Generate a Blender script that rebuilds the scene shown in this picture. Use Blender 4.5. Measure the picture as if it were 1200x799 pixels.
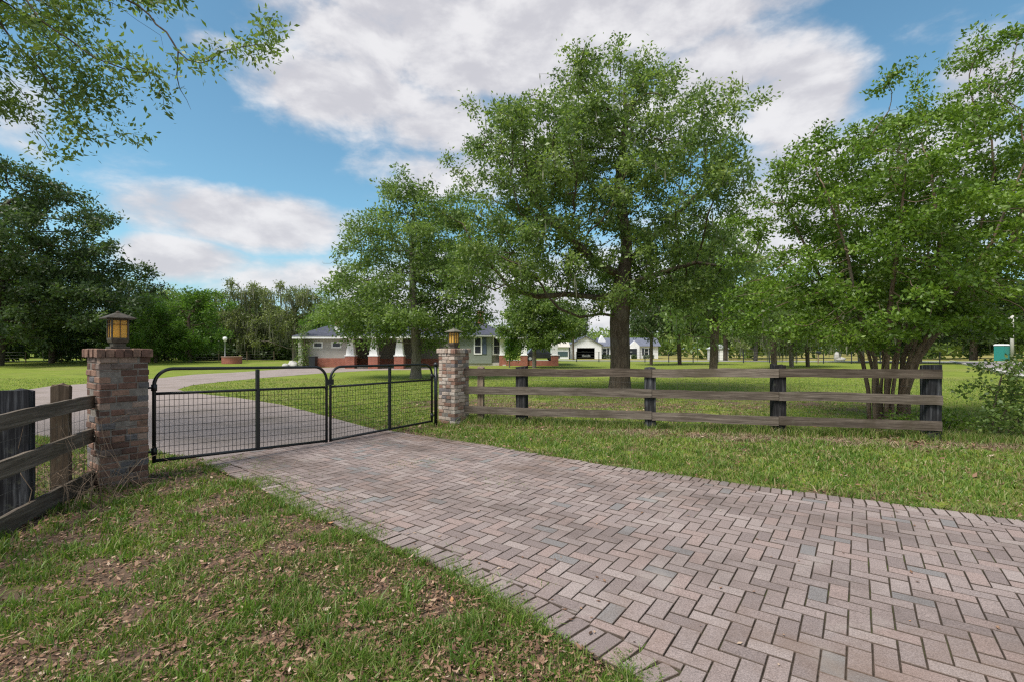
import bpy, math, random
import numpy as np
from mathutils import Vector, Matrix
random.seed(7)
rng = np.random.default_rng(7)
R = math.radians

for o in list(bpy.data.objects):
    bpy.data.objects.remove(o)
S = bpy.context.scene
C = S.collection

# ------------------------------------------------------------------ camera
F, HX, HY, EYE = 567.0, 600.0, 408.0, 1.55
cam = bpy.data.cameras.new('camera')
cam.sensor_width = 36.0
cam.lens = 17.01
cam.shift_y = 0.0071
cam.clip_start = 0.05
cam.clip_end = 2000
co = bpy.data.objects.new('camera', cam)
C.objects.link(co)
co.location = (0, 0, EYE)
co.rotation_euler = (R(90), 0, 0)
S.camera = co

# ------------------------------------------------------------------ light
SUN_EL, SUN_AZ = R(56), math.atan2(-0.66, -0.60)      # azimuth from +Y towards +X
sd = Vector((math.sin(SUN_AZ) * math.cos(SUN_EL), math.cos(SUN_AZ) * math.cos(SUN_EL), math.sin(SUN_EL)))
sl = bpy.data.lights.new('sun', 'SUN')
sl.energy = 2.9
sl.angle = R(26)
sl.color = (1.0, 0.95, 0.87)
so = bpy.data.objects.new('sun', sl)
so.rotation_euler = sd.to_track_quat('Z', 'Y').to_euler()
so.location = (-20, -10, 40)
C.objects.link(so)

S.view_settings.view_transform = 'Standard'
S.view_settings.look = 'None'
S.view_settings.exposure = 0.82
S.view_settings.gamma = 1.0
S.render.engine = 'CYCLES'
S.cycles.max_bounces = 6
S.cycles.diffuse_bounces = 3
S.cycles.transmission_bounces = 4
S.cycles.transparent_max_bounces = 4
S.cycles.glossy_bounces = 2
S.cycles.use_denoising = False
S.cycles.filter_width = 1.25
S.cycles.sample_clamp_indirect = 4.0

W = bpy.data.worlds.new("World")
S.world = W
W.use_nodes = True
wt = W.node_tree
wt.nodes.clear()
class NT:
    """small helper to write node graphs as expressions"""
    def __init__(s, tree): s.t = tree
    def node(s, typ, **kw):
        n = s.t.nodes.new(typ)
        for k, v in kw.items(): setattr(n, k, v)
        return n
    def link(s, a, b): s.t.links.new(a, b)
    def m(s, op, a, b=None, c=None):
        n = s.node('ShaderNodeMath', operation=op)
        for i, x in enumerate((a, b, c)):
            if x is None: continue
            if isinstance(x, (int, float)): n.inputs[i].default_value = x
            else: s.link(x, n.inputs[i])
        return n.outputs[0]
    def noise(s, vec, scale, detail=4, rough=0.5, dist=0.0):
        n = s.node('ShaderNodeTexNoise')
        n.inputs['Scale'].default_value = scale
        n.inputs['Detail'].default_value = detail
        n.inputs['Roughness'].default_value = rough
        n.inputs['Distortion'].default_value = dist
        if vec is not None: s.link(vec, n.inputs['Vector'])
        return n.outputs['Fac']
    def ramp(s, fac, stops, interp='LINEAR'):
        n = s.node('ShaderNodeValToRGB')
        cr = n.color_ramp
        cr.interpolation = interp
        while len(cr.elements) < len(stops): cr.elements.new(0.5)
        for e, (p, c) in zip(cr.elements, stops):
            e.position = p
            e.color = (c[0], c[1], c[2], 1) if not isinstance(c, (int, float)) else (c, c, c, 1)
        if fac is not None: s.link(fac, n.inputs[0])
        return n.outputs[0]
    def mix(s, fac, a, b, blend='MIX'):
        n = s.node('ShaderNodeMix', data_type='RGBA', blend_type=blend)
        for sock, x in ((n.inputs[0], fac), (n.inputs[6], a), (n.inputs[7], b)):
            if isinstance(x, (int, float)): sock.default_value = x
            elif isinstance(x, tuple): sock.default_value = (x[0], x[1], x[2], 1)
            else: s.link(x, sock)
        return n.outputs[2]
    def mapping(s, vec, scale=(1, 1, 1), rot=(0, 0, 0), loc=(0, 0, 0)):
        n = s.node('ShaderNodeMapping')
        n.inputs['Scale'].default_value = scale
        n.inputs['Rotation'].default_value = rot
        n.inputs['Location'].default_value = loc
        s.link(vec, n.inputs['Vector'])
        return n.outputs[0]
    def maprange(s, x, a, b, c=0.0, d=1.0, smooth=True):
        n = s.node('ShaderNodeMapRange')
        n.interpolation_type = 'SMOOTHSTEP' if smooth else 'LINEAR'
        s.link(x, n.inputs[0])
        for i, v in enumerate((a, b, c, d)): n.inputs[i + 1].default_value = v
        return n.outputs[0]

g = NT(wt)
out = g.node('ShaderNodeOutputWorld')
bg = g.node('ShaderNodeBackground')
bg.inputs['Strength'].default_value = 0.12
g.link(bg.outputs[0], out.inputs[0])
sky = g.node('ShaderNodeTexSky', sky_type='NISHITA', sun_disc=False, sun_elevation=SUN_EL, sun_rotation=SUN_AZ)
sky.air_density = 1.0
sky.dust_density = 0.6
sky.ozone_density = 1.2
tc = g.node('ShaderNodeTexCoord')
dirv = tc.outputs['Generated']
sep = g.node('ShaderNodeSeparateXYZ')
g.link(dirv, sep.inputs[0])
az = g.m('ARCTAN2', sep.outputs[0], sep.outputs[1])
el = g.m('ARCSINE', sep.outputs[2])
def skyang(px, py):
    a = math.atan((px - HX) / F)
    return a, math.atan((HY - py) / F * math.cos(a))
# cloud banks: (px, py, half width, half height, weight)
banks = [(590, 50, 310, 100, 1.25), (700, 10, 340, 110, 1.2), (410, 112, 130, 58, 1.1), (850, 90, 140, 90, 0.95), (935, 110, 95, 85, 1.15), (620, 150, 330, 60, 0.95), (560, 200, 160, 40, 0.8),
         (300, 260, 140, 42, 1.2), (215, 303, 85, 32, 1.15), (500, 212, 50, 28, 1.0), (1150, 100, 80, 65, 0.95), (1000, 240, 420, 110, 1.0),
         (350, 330, 120, 30, 0.7), (640, 350, 420, 70, 0.95), (250, 55, 40, 22, 0.55), (20, 130, 60, 90, 0.6)]
acc = None
for (px, py, hw, hh, wgt) in banks:
    a0, e0 = skyang(px, py)
    a1, _ = skyang(px + hw, py)
    _, e1 = skyang(px, py - hh)
    dx = g.m('MULTIPLY', g.m('SUBTRACT', az, a0), 1.0 / abs(a1 - a0))
    dy = g.m('MULTIPLY', g.m('SUBTRACT', el, e0), 1.0 / abs(e1 - e0))
    q = g.m('ADD', g.m('MULTIPLY', dx, dx), g.m('MULTIPLY', dy, dy))
    w = g.m('MULTIPLY', g.m('MAXIMUM', g.m('SUBTRACT', 1.25, q), 0.0), wgt * 0.8)
    acc = w if acc is None else g.m('MAXIMUM', acc, w)
# behind and beside the viewer: a broad broken cloud cover that lights the place
back = g.m('MULTIPLY', g.maprange(sep.outputs[1], 0.35, -0.15), 0.62)
acc = g.m('MAXIMUM', acc, back)
cvec = g.node('ShaderNodeCombineXYZ')
g.link(az, cvec.inputs[0]); g.link(g.m('MULTIPLY', el, 1.9), cvec.inputs[1])
n1 = g.noise(cvec.outputs[0], 6.5, 8, 0.56, 0.25)
n2 = g.noise(cvec.outputs[0], 17.0, 6, 0.6)
dens = g.m('ADD', acc, g.m('ADD', g.m('MULTIPLY', g.m('SUBTRACT', n1, 0.5), 1.75), g.m('MULTIPLY', g.m('SUBTRACT', n2, 0.5), 0.5)))
mask = g.maprange(dens, 0.10, 0.86)
mask = g.m('MULTIPLY', mask, 0.94)
# body tone: grey underside where thick, white on the sunlit upper edge
cvec2 = g.node('ShaderNodeCombineXYZ')
g.link(az, cvec2.inputs[0]); g.link(g.m('ADD', g.m('MULTIPLY', el, 1.9), 0.07), cvec2.inputs[1])
n1b = g.noise(cvec2.outputs[0], 6.5, 8, 0.56, 0.25)
lit = g.maprange(g.m('ADD', g.m('SUBTRACT', n1, n1b), g.m('MULTIPLY', g.m('SUBTRACT', n2, 0.5), 0.25)), -0.16, 0.20)
ccol = g.mix(lit, (3.05, 3.0, 3.2), (4.2, 4.13, 4.2))
skycol = g.mix(1.0, sky.outputs[0], (0.60, 0.83, 0.785), 'MULTIPLY')
skycol = g.mix(g.maprange(sep.outputs[2], 0.24, 0.0, 0.0, 0.85), skycol, (2.0, 2.75, 3.4))
g.link(g.mix(mask, skycol, ccol), bg.inputs['Color'])

# ------------------------------------------------------------------ helpers
def G(px, py):
    """ground point seen at a photo pixel (1200 wide)"""
    y = F * EYE / (py - HY)
    return np.array([(px - HX) * y / F, y])

def vnoise(x, y, scale, seed=0, octaves=3):
    x = np.asarray(x, float) * scale; y = np.asarray(y, float) * scale
    tot = np.zeros_like(x); amp = 1.0; norm = 0
    for k in range(octaves):
        xi = np.floor(x).astype(np.int64); yi = np.floor(y).astype(np.int64)
        fx = x - xi; fy = y - yi
        fx = fx * fx * (3 - 2 * fx); fy = fy * fy * (3 - 2 * fy)
        def h(a, b):
            n = (a * 374761393 + b * 668265263 + (seed + k * 17) * 974711) & 0x7fffffff
            n = ((n ^ (n >> 13)) * 1274126177) & 0x7fffffff
            return ((n ^ (n >> 16)) & 0xffff) / 65535.0
        tot += amp * ((h(xi, yi) * (1 - fx) + h(xi + 1, yi) * fx) * (1 - fy) + (h(xi, yi + 1) * (1 - fx) + h(xi + 1, yi + 1) * fx) * fy)
        norm += amp; amp *= 0.5; x = x * 2.03; y = y * 2.03
    return tot / norm

def sstep(a, b, x):
    t = np.clip((np.asarray(x, float) - a) / (b - a), 0, 1)
    return t * t * (3 - 2 * t)

def gz(x, y):
    """height of the terrain: the land falls a little beyond the lawn on the right"""
    return -0.6 * sstep(58, 95, y) * sstep(-12, 2, x)

def np_mesh(name, V, Q, rnd=None, smooth=False):
    """V (n,3), Q (m,k) faces of equal size"""
    me = bpy.data.meshes.new(name)
    V = np.ascontiguousarray(V, dtype=np.float32); Q = np.ascontiguousarray(Q, dtype=np.int32)
    m, k = Q.shape
    me.vertices.add(len(V)); me.vertices.foreach_set('co', V.ravel())
    me.loops.add(m * k); me.loops.foreach_set('vertex_index', Q.ravel())
    me.polygons.add(m)
    me.polygons.foreach_set('loop_start', np.arange(0, m * k, k, dtype=np.int32))
    me.polygons.foreach_set('loop_total', np.full(m, k, dtype=np.int32))
    me.update(calc_edges=True)
    if rnd is not None:
        a = me.attributes.new('rnd', 'FLOAT', 'FACE')
        a.data.foreach_set('value', np.ascontiguousarray(rnd, dtype=np.float32))
    if smooth: me.polygons.foreach_set('use_smooth', np.ones(m, dtype=bool))
    return me

def put(name, me, mat, parent=None):
    o = bpy.data.objects.new(name, me)
    C.objects.link(o)
    if mat is not None: me.materials.append(mat)
    if parent is not None: o.parent = parent
    return o

class MB:
    def __init__(s): s.v = []; s.f = []; s.r = []; s.n = 0
    def add(s, verts, faces, rnd=None):
        s.v.append(np.asarray(verts, float)); r = random.random() if rnd is None else rnd
        for f in faces: s.f.append([i + s.n for i in f]); s.r.append(r)
        s.n += len(verts); return s
    def box(s, c, d, M=None, rnd=None, taper=(1, 1)):
        x, y, z = d[0] / 2, d[1] / 2, d[2] / 2
        V = np.array([(-x, -y, -z), (x, -y, -z), (x, y, -z), (-x, y, -z), (-x * taper[0], -y * taper[1], z), (x * taper[0], -y * taper[1], z), (x * taper[0], y * taper[1], z), (-x * taper[0], y * taper[1], z)])
        if M is not None: V = V @ np.array(M).T
        V = V + np.array(c)
        return s.add(V, [(0, 3, 2, 1), (4, 5, 6, 7), (0, 1, 5, 4), (1, 2, 6, 5), (2, 3, 7, 6), (3, 0, 4, 7)], rnd)
    def brick(s, c, d, M=None, rnd=None, ch=0.005, side=None):
        """box with all edges of its top and sides chamfered a little (top only)"""
        x, y, z = d[0] / 2, d[1] / 2, d[2] / 2
        V = [(-x, -y, -z), (x, -y, -z), (x, y, -z), (-x, y, -z), (-x, -y, z - ch), (x, -y, z - ch), (x, y, z - ch), (-x, y, z - ch),
             (-x + ch, -y + ch, z), (x - ch, -y + ch, z), (x - ch, y - ch, z), (-x + ch, y - ch, z)]
        V = np.array(V)
        if M is not None: V = V @ np.array(M).T
        V = V + np.array(c)
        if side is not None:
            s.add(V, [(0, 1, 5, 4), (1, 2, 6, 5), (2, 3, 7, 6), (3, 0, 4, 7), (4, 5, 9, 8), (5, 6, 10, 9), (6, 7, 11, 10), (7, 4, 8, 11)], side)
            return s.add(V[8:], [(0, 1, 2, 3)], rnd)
        return s.add(V, [(0, 1, 5, 4), (1, 2, 6, 5), (2, 3, 7, 6), (3, 0, 4, 7), (4, 5, 9, 8), (5, 6, 10, 9), (6, 7, 11, 10), (7, 4, 8, 11), (8, 9, 10, 11)], rnd)
    def tube(s, pts, rad, n=8, caps=True, rnd=None):
        P = np.asarray(pts, float); k = len(P)
        rad = np.full(k, rad, float) if np.isscalar(rad) else np.asarray(rad, float)
        T = np.gradient(P, axis=0) if k > 2 else np.repeat((P[1] - P[0])[None], 2, 0)
        T /= np.linalg.norm(T, axis=1)[:, None] + 1e-12
        ref = np.array([0, 0, 1.0]) if abs(T[0][2]) < 0.9 else np.array([1.0, 0, 0])
        a = np.cross(T[0], ref); a /= np.linalg.norm(a)
        ang = np.linspace(0, 2 * math.pi, n, endpoint=False); rows = []
        for i in range(k):
            a = a - T[i] * a.dot(T[i]); a /= np.linalg.norm(a) + 1e-12
            b = np.cross(T[i], a)
            rows.append(P[i] + rad[i] * (np.cos(ang)[:, None] * a + np.sin(ang)[:, None] * b))
        V = np.concatenate(rows); faces = []
        for i in range(k - 1):
            for j in range(n):
                j2 = (j + 1) % n
                faces.append((i * n + j, i * n + j2, (i + 1) * n + j2, (i + 1) * n + j))
        if caps: faces += [tuple(range(n))[::-1], tuple((k - 1) * n + j for j in range(n))]
        return s.add(V, faces, rnd)
    def lathe(s, prof, n=24, c=(0, 0, 0), rnd=None):
        ang = np.linspace(0, 2 * math.pi, n, endpoint=False); V = []
        for r, z in prof: V += [(c[0] + r * math.cos(a), c[1] + r * math.sin(a), c[2] + z) for a in ang]
        faces = []
        for i in range(len(prof) - 1):
            for j in range(n):
                j2 = (j + 1) % n
                faces.append((i * n + j, i * n + j2, (i + 1) * n + j2, (i + 1) * n + j))
        faces += [tuple(range(n))[::-1], tuple((len(prof) - 1) * n + j for j in range(n))]
        return s.add(V, faces, rnd)
    def poly(s, pts, rnd=None): return s.add(pts, [tuple(range(len(pts)))], rnd)
    def prism(s, outline, axis_vec, rnd=None):
        """closed outline (n,3) swept along a vector"""
        A = np.asarray(outline, float); B = A + np.asarray(axis_vec, float); n = len(A)
        f = [tuple(range(n))[::-1], tuple(range(n, 2 * n))] + [(i, (i + 1) % n, n + (i + 1) % n, n + i) for i in range(n)]
        return s.add(np.concatenate([A, B]), f, rnd)
    def build(s, name, mat, parent=None, smooth=False, bevel=0):
        me = bpy.data.meshes.new(name)
        me.from_pydata(np.concatenate(s.v).tolist(), [], s.f)
        a = me.attributes.new('rnd', 'FLOAT', 'FACE')
        a.data.foreach_set('value', np.array(s.r, dtype=np.float32))
        if smooth: me.polygons.foreach_set('use_smooth', np.ones(len(me.polygons), dtype=bool))
        me.update()
        o = put(name, me, mat, parent)
        if bevel:
            b = o.modifiers.new('bevel', 'BEVEL'); b.width = bevel; b.segments = 2; b.limit_method = 'ANGLE'
        return o

def tag(o, label=None, cat=None, group=None, kind=None):
    if label: o['label'] = label
    if cat: o['category'] = cat
    if group: o['group'] = group
    if kind: o['kind'] = kind
    return o
def thing(name, label, cat, loc=(0, 0, 0), rz=0.0, group=None):
    o = bpy.data.objects.new(name, None)
    C.objects.link(o)
    o.empty_display_size = 0.2
    o.location = loc; o.rotation_euler = (0, 0, rz)
    return tag(o, label, cat, group)
def rotz(a):
    c, s = math.cos(a), math.sin(a)
    return np.array([[c, -s, 0], [s, c, 0], [0, 0, 1]])

# ------------------------------------------------------------------ materials
def newmat(name):
    m = bpy.data.materials.new(name); m.use_nodes = True
    m.node_tree.nodes.clear()
    n = NT(m.node_tree)
    o = n.node('ShaderNodeOutputMaterial'); b = n.node('ShaderNodeBsdfPrincipled')
    n.link(b.outputs[0], o.inputs[0])
    return m, n, b, o
def setc(n, b, col, rough=0.8, spec=0.3, metal=0.0):
    if isinstance(col, tuple): b.inputs['Base Color'].default_value = (col[0], col[1], col[2], 1)
    else: n.link(col, b.inputs['Base Color'])
    if isinstance(rough, (int, float)): b.inputs['Roughness'].default_value = rough
    else: n.link(rough, b.inputs['Roughness'])
    b.inputs['Specular IOR Level'].default_value = spec
    b.inputs['Metallic'].default_value = metal
def bump(n, b, h, strength=0.4, dist=0.02):
    k = n.node('ShaderNodeBump'); k.inputs['Strength'].default_value = strength; k.inputs['Distance'].default_value = dist
    n.link(h, k.inputs['Height']); n.link(k.outputs[0], b.inputs['Normal'])
def objco(n): return n.node('ShaderNodeTexCoord').outputs['Object']
def posco(n): return n.node('ShaderNodeNewGeometry').outputs['Position']
def rndattr(n):
    a = n.node('ShaderNodeAttribute'); a.attribute_name = 'rnd'; return a.outputs['Fac']

def plain(name, col, rough=0.6, spec=0.3, metal=0.0, var=0.12, scale=6.0, bmp=0.0):
    m, n, b, o = newmat(name)
    f = n.noise(objco(n), scale, 5, 0.6)
    lo = tuple(c * (1 - var) for c in col); hi = tuple(min(1, c * (1 + var)) for c in col)
    setc(n, b, n.ramp(f, [(0.3, lo), (0.7, hi)]), rough, spec, metal)
    if bmp: bump(n, b, n.noise(objco(n), scale * 8, 3), bmp, 0.01)
    return m

def leafmat(name, stops, trans=0.35, rough=0.5, tgain=1.3):
    m, n, b, o = newmat(name)
    col = n.ramp(rndattr(n), stops)
    setc(n, b, col, rough, 0.45)
    t = n.node('ShaderNodeBsdfTranslucent')
    n.link(n.mix(1.0, col, (tgain, tgain * 1.05, tgain * 0.55), 'MULTIPLY'), t.inputs['Color'])
    mx = n.node('ShaderNodeMixShader'); mx.inputs[0].default_value = trans
    n.link(b.outputs[0], mx.inputs[1]); n.link(t.outputs[0], mx.inputs[2]); n.link(mx.outputs[0], o.inputs[0])
    return m
LEAF_OAK = leafmat('oak_leaves', [(0.0, (0.058, 0.100, 0.028)), (0.40, (0.130, 0.205, 0.052)), (0.78, (0.235, 0.315, 0.086)), (1.0, (0.40, 0.44, 0.17))], 0.45, 0.42)
LEAF_FRESH = leafmat('fresh_oak_leaves', [(0.0, (0.075, 0.125, 0.036)), (0.5, (0.155, 0.235, 0.064)), (1.0, (0.29, 0.37, 0.13))], 0.45, 0.42)
LEAF_MYRTLE = leafmat('myrtle_leaves', [(0.0, (0.050, 0.102, 0.012)), (0.45, (0.118, 0.205, 0.024)), (0.85, (0.225, 0.34, 0.048)), (1.0, (0.37, 0.46, 0.11))], 0.38, 0.42)
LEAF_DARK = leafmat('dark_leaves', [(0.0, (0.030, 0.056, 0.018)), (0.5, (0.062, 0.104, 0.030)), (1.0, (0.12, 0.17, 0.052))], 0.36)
LEAF_BRIGHT = leafmat('bright_leaves', [(0.0, (0.06, 0.13, 0.018)), (0.5, (0.125, 0.235, 0.034)), (1.0, (0.24, 0.37, 0.07))], 0.48)
LEAF_GREY = leafmat('grey_green_leaves', [(0.0, (0.09, 0.12, 0.042)), (0.5, (0.17, 0.21, 0.07)), (1.0, (0.27, 0.30, 0.12))], 0.4)
MOSS = leafmat('spanish_moss_grey', [(0.0, (0.10, 0.11, 0.075)), (0.6, (0.17, 0.18, 0.12)), (1.0, (0.25, 0.25, 0.18))], 0.3, 0.9, 1.0)
GRASS = leafmat('grass_blades', [(0.0, (0.060, 0.125, 0.018)), (0.5, (0.14, 0.235, 0.036)), (0.8, (0.25, 0.33, 0.07)), (0.9, (0.25, 0.25, 0.09)), (1.0, (0.38, 0.31, 0.17))], 0.4)
LITTER = leafmat('fallen_leaves', [(0.0, (0.065, 0.036, 0.024)), (0.35, (0.15, 0.080, 0.048)), (0.65, (0.255, 0.145, 0.088)), (0.88, (0.38, 0.25, 0.165)), (0.96, (0.52, 0.41, 0.31)), (1.0, (0.40, 0.16, 0.04))], 0.1, 0.8, 1.0)
STRAW = leafmat('dry_straw', [(0.0, (0.14, 0.10, 0.06)), (0.5, (0.27, 0.21, 0.13)), (1.0, (0.42, 0.35, 0.23))], 0.1, 0.9, 1.0)

def barkmat(name, lo, hi, sc=9.0):
    m, n, b, o = newmat(name)
    v = n.mapping(objco(n), (sc, sc, sc * 0.22))
    f = n.noise(v, 1.6, 8, 0.65, 0.6)
    patch = n.noise(objco(n), 1.3, 3)
    c = n.ramp(f, [(0.3, lo), (0.55, tuple((a + b_) / 2 for a, b_ in zip(lo, hi))), (0.75, hi)])
    c = n.mix(n.maprange(patch, 0.5, 0.75), c, n.mix(0.5, c, (0.20, 0.20, 0.17)))
    setc(n, b, c, 0.95, 0.1); bump(n, b, f, 0.9, 0.04)
    return m
BARK = barkmat('oak_bark', (0.050, 0.038, 0.028), (0.21, 0.165, 0.125))
BARK_PALE = barkmat('pale_bark', (0.10, 0.085, 0.07), (0.30, 0.27, 0.23))
BARK_MYRTLE = barkmat('myrtle_bark', (0.09, 0.06, 0.042), (0.32, 0.24, 0.17), 7.0)

def woodmat(name, cols, axis, dark=0.6):
    """weathered board, grain along the object's local axis"""
    m, n, b, o = newmat(name)
    sc = [14.0, 14.0, 14.0]; sc['xyz'.index(axis)] = 0.7
    co_ = objco(n)
    r = rndattr(n)
    off = n.node('ShaderNodeCombineXYZ'); n.link(n.m('MULTIPLY', r, 37.0), off.inputs[1]); n.link(n.m('MULTIPLY', r, 11.0), off.inputs[0])
    vv = n.node('ShaderNodeVectorMath', operation='ADD'); n.link(co_, vv.inputs[0]); n.link(off.outputs[0], vv.inputs[1])
    f = n.noise(n.mapping(vv.outputs[0], tuple(sc)), 2.2, 8, 0.68, 0.5)
    st = n.noise(vv.outputs[0], 2.2, 4, 0.6)
    c = n.ramp(f, [(0.28, cols[0]), (0.5, cols[1]), (0.72, cols[2])])
    c = n.mix(n.maprange(st, 0.45, 0.75, 0.0, 0.75), c, cols[3])
    c = n.mix(1.0, c, n.ramp(n.m('FRACT', n.m('MULTIPLY', r, 7.3)), [(0.0, (0.62, 0.58, 0.55)), (0.5, (0.95, 0.95, 0.95)), (1.0, (1.22, 1.2, 1.18))]), 'MULTIPLY')
    c = n.mix(n.maprange(n.noise(vv.outputs[0], 9, 5, 0.7), 0.58, 0.72, 0, 0.35), c, (0.16, 0.17, 0.115))
    setc(n, b, c, 0.9, 0.15); bump(n, b, f, 0.7, 0.012)
    return m
RAILM = woodmat('weathered_board', [(0.040, 0.032, 0.026), (0.135, 0.112, 0.092), (0.26, 0.222, 0.185), (0.075, 0.062, 0.042)], 'x')
TIEM = woodmat('dark_tie_post', [(0.007, 0.007, 0.008), (0.032, 0.033, 0.037), (0.14, 0.145, 0.155), (0.015, 0.014, 0.014)], 'z')
TANPOST = woodmat('brown_timber_post', [(0.07, 0.052, 0.038), (0.17, 0.13, 0.095), (0.28, 0.22, 0.165), (0.09, 0.075, 0.05)], 'z')

def brickmat(name, stops, dirt=0.5, dirtcol=(0.05, 0.042, 0.036)):
    m, n, b, o = newmat(name)
    c = n.ramp(rndattr(n), stops, 'CONSTANT')
    f = n.noise(objco(n), 45, 6, 0.7)
    c = n.mix(0.85, c, n.ramp(f, [(0.3, 0.55), (0.7, 1.25)]), 'MULTIPLY')
    d = n.noise(objco(n), 5.0, 6, 0.7, 0.4)
    c = n.mix(n.maprange(d, 0.48, 0.72, 0.0, dirt), c, dirtcol)
    w = n.noise(objco(n), 9.0, 5, 0.65, 0.8)
    c = n.mix(n.maprange(w, 0.62, 0.75, 0.0, 0.45), c, (0.45, 0.43, 0.41))
    setc(n, b, c, 0.92, 0.15); bump(n, b, f, 0.6, 0.006)
    return m
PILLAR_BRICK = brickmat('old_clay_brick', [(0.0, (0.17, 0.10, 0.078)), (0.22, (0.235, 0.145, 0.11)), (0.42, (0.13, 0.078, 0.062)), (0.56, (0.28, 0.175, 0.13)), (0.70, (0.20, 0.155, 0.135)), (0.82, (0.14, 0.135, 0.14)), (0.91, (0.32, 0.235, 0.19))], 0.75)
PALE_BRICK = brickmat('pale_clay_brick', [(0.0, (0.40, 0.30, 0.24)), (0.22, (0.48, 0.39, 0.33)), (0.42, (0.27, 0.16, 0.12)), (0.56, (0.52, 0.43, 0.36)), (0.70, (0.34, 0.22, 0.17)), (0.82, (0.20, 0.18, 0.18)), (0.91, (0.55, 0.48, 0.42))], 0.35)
MORTAR = plain('old_mortar', (0.20, 0.18, 0.16), 0.95, 0.1, 0, 0.35, 14, 0.5)

def tex_brick(name, a, bcol, mortar, scale=1.0):
    """running bond on vertical walls that face any way: courses in Z, bricks along X + Y"""
    m, n, b, o = newmat(name)
    s = n.node('ShaderNodeSeparateXYZ'); n.link(objco(n), s.inputs[0])
    k = n.node('ShaderNodeCombineXYZ'); n.link(n.m('ADD', s.outputs[0], s.outputs[1]), k.inputs[0]); n.link(s.outputs[2], k.inputs[1])
    t = n.node('ShaderNodeTexBrick'); n.link(k.outputs[0], t.inputs['Vector'])
    t.inputs['Color1'].default_value = (*a, 1); t.inputs['Color2'].default_value = (*bcol, 1); t.inputs['Mortar'].default_value = (*mortar, 1)
    t.inputs['Scale'].default_value = scale; t.inputs['Brick Width'].default_value = 0.22; t.inputs['Row Height'].default_value = 0.075; t.inputs['Mortar Size'].default_value = 0.006
    setc(n, b, n.mix(0.5, t.outputs['Color'], n.ramp(n.noise(objco(n), 3, 4), [(0.3, 0.7), (0.7, 1.2)]), 'MULTIPLY'), 0.9, 0.15)
    return m
HOUSE_BRICK = tex_brick('house_brick', (0.36, 0.115, 0.075), (0.27, 0.085, 0.06), (0.33, 0.25, 0.21))

def lapmat(name, col, pitch=0.15):
    m, n, b, o = newmat(name)
    s = n.node('ShaderNodeSeparateXYZ'); n.link(objco(n), s.inputs[0])
    fr = n.m('FRACT', n.m('MULTIPLY', s.outputs[2], 1.0 / pitch))
    f = n.noise(objco(n), 2.5, 4)
    setc(n, b, n.ramp(f, [(0.3, tuple(c * 0.92 for c in col)), (0.7, tuple(min(1, c * 1.06) for c in col))]), 0.65, 0.3)
    bump(n, b, fr, 0.8, 0.02)
    return m
SIDING_GREY = lapmat('grey_siding', (0.43, 0.41, 0.38), 0.14)
SIDING_GREEN = lapmat('grey_green_siding', (0.25, 0.28, 0.25), 0.14)
SIDING_WHITE = lapmat('white_siding', (0.82, 0.82, 0.85), 0.2)
WHITE = plain('white_paint', (0.80, 0.80, 0.80), 0.5, 0.4, 0, 0.05)
DARKIN = plain('dark_interior', (0.012, 0.012, 0.014), 0.9, 0.1)
GLASS = plain('window_glass', (0.018, 0.022, 0.028), 0.08, 0.6)
SHUTTER = plain('slate_blue_shutter', (0.075, 0.10, 0.15), 0.6)
def shingle(name, col):
    m, n, b, o = newmat(name)
    s = n.node('ShaderNodeSeparateXYZ'); n.link(objco(n), s.inputs[0])
    k = n.node('ShaderNodeCombineXYZ'); n.link(n.m('ADD', s.outputs[0], n.m('MULTIPLY', s.outputs[1], 0.3)), k.inputs[0]); n.link(s.outputs[2], k.inputs[1])
    t = n.node('ShaderNodeTexBrick'); n.link(k.outputs[0], t.inputs['Vector'])
    t.inputs['Color1'].default_value = (*col, 1); t.inputs['Color2'].default_value = (*[c * 1.35 for c in col], 1); t.inputs['Mortar'].default_value = (*[c * 0.5 for c in col], 1)
    t.inputs['Scale'].default_value = 1; t.inputs['Brick Width'].default_value = 0.3; t.inputs['Row Height'].default_value = 0.09; t.inputs['Mortar Size'].default_value = 0.006
    setc(n, b, t.outputs['Color'], 0.85, 0.25)
    return m
ROOF = shingle('slate_shingles', (0.060, 0.064, 0.085))
ROOF2 = shingle('blue_grey_shingles', (0.13, 0.14, 0.18))
BEIGE = plain('beige_metal_roof', (0.55, 0.51, 0.44), 0.5)
BLACKM = plain('black_gate_paint', (0.010, 0.012, 0.013), 0.38, 0.5, 0, 0.3, 20)
WIREM = plain('galvanised_wire', (0.09, 0.09, 0.088), 0.5, 0.4, 0.3)
BRONZE = plain('weathered_bronze', (0.085, 0.070, 0.052), 0.55, 0.4, 0.35, 0.4, 25, 0.3)
BRONZE_PALE = plain('verdigris_bronze', (0.17, 0.155, 0.12), 0.6, 0.4, 0.2, 0.35, 25, 0.3)
AMBER = leafmat('amber_glass', [(0.0, (0.80, 0.58, 0.17)), (1.0, (0.84, 0.64, 0.22))], 0.6, 0.25, 1.4)
GLOBEM = plain('opal_globe', (0.85, 0.85, 0.82), 0.25, 0.5, 0, 0.02)
POSTG = plain('pale_post_paint', (0.42, 0.45, 0.46), 0.5)
CONC = plain('concrete', (0.46, 0.44, 0.41), 0.9, 0.2, 0, 0.2, 3, 0.3)
STONE = plain('white_stone', (0.40, 0.39, 0.37), 0.85, 0.2, 0, 0.2, 4, 0.4)
TEAL = plain('teal_plastic', (0.03, 0.22, 0.20), 0.5)
DARKPL = plain('dark_plastic', (0.022, 0.026, 0.032), 0.45)
SILVER = plain('silver_car_paint', (0.45, 0.46, 0.48), 0.3, 0.5, 0.4)
BLACKCAR = plain('black_car_paint', (0.012, 0.013, 0.015), 0.22, 0.6)
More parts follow.
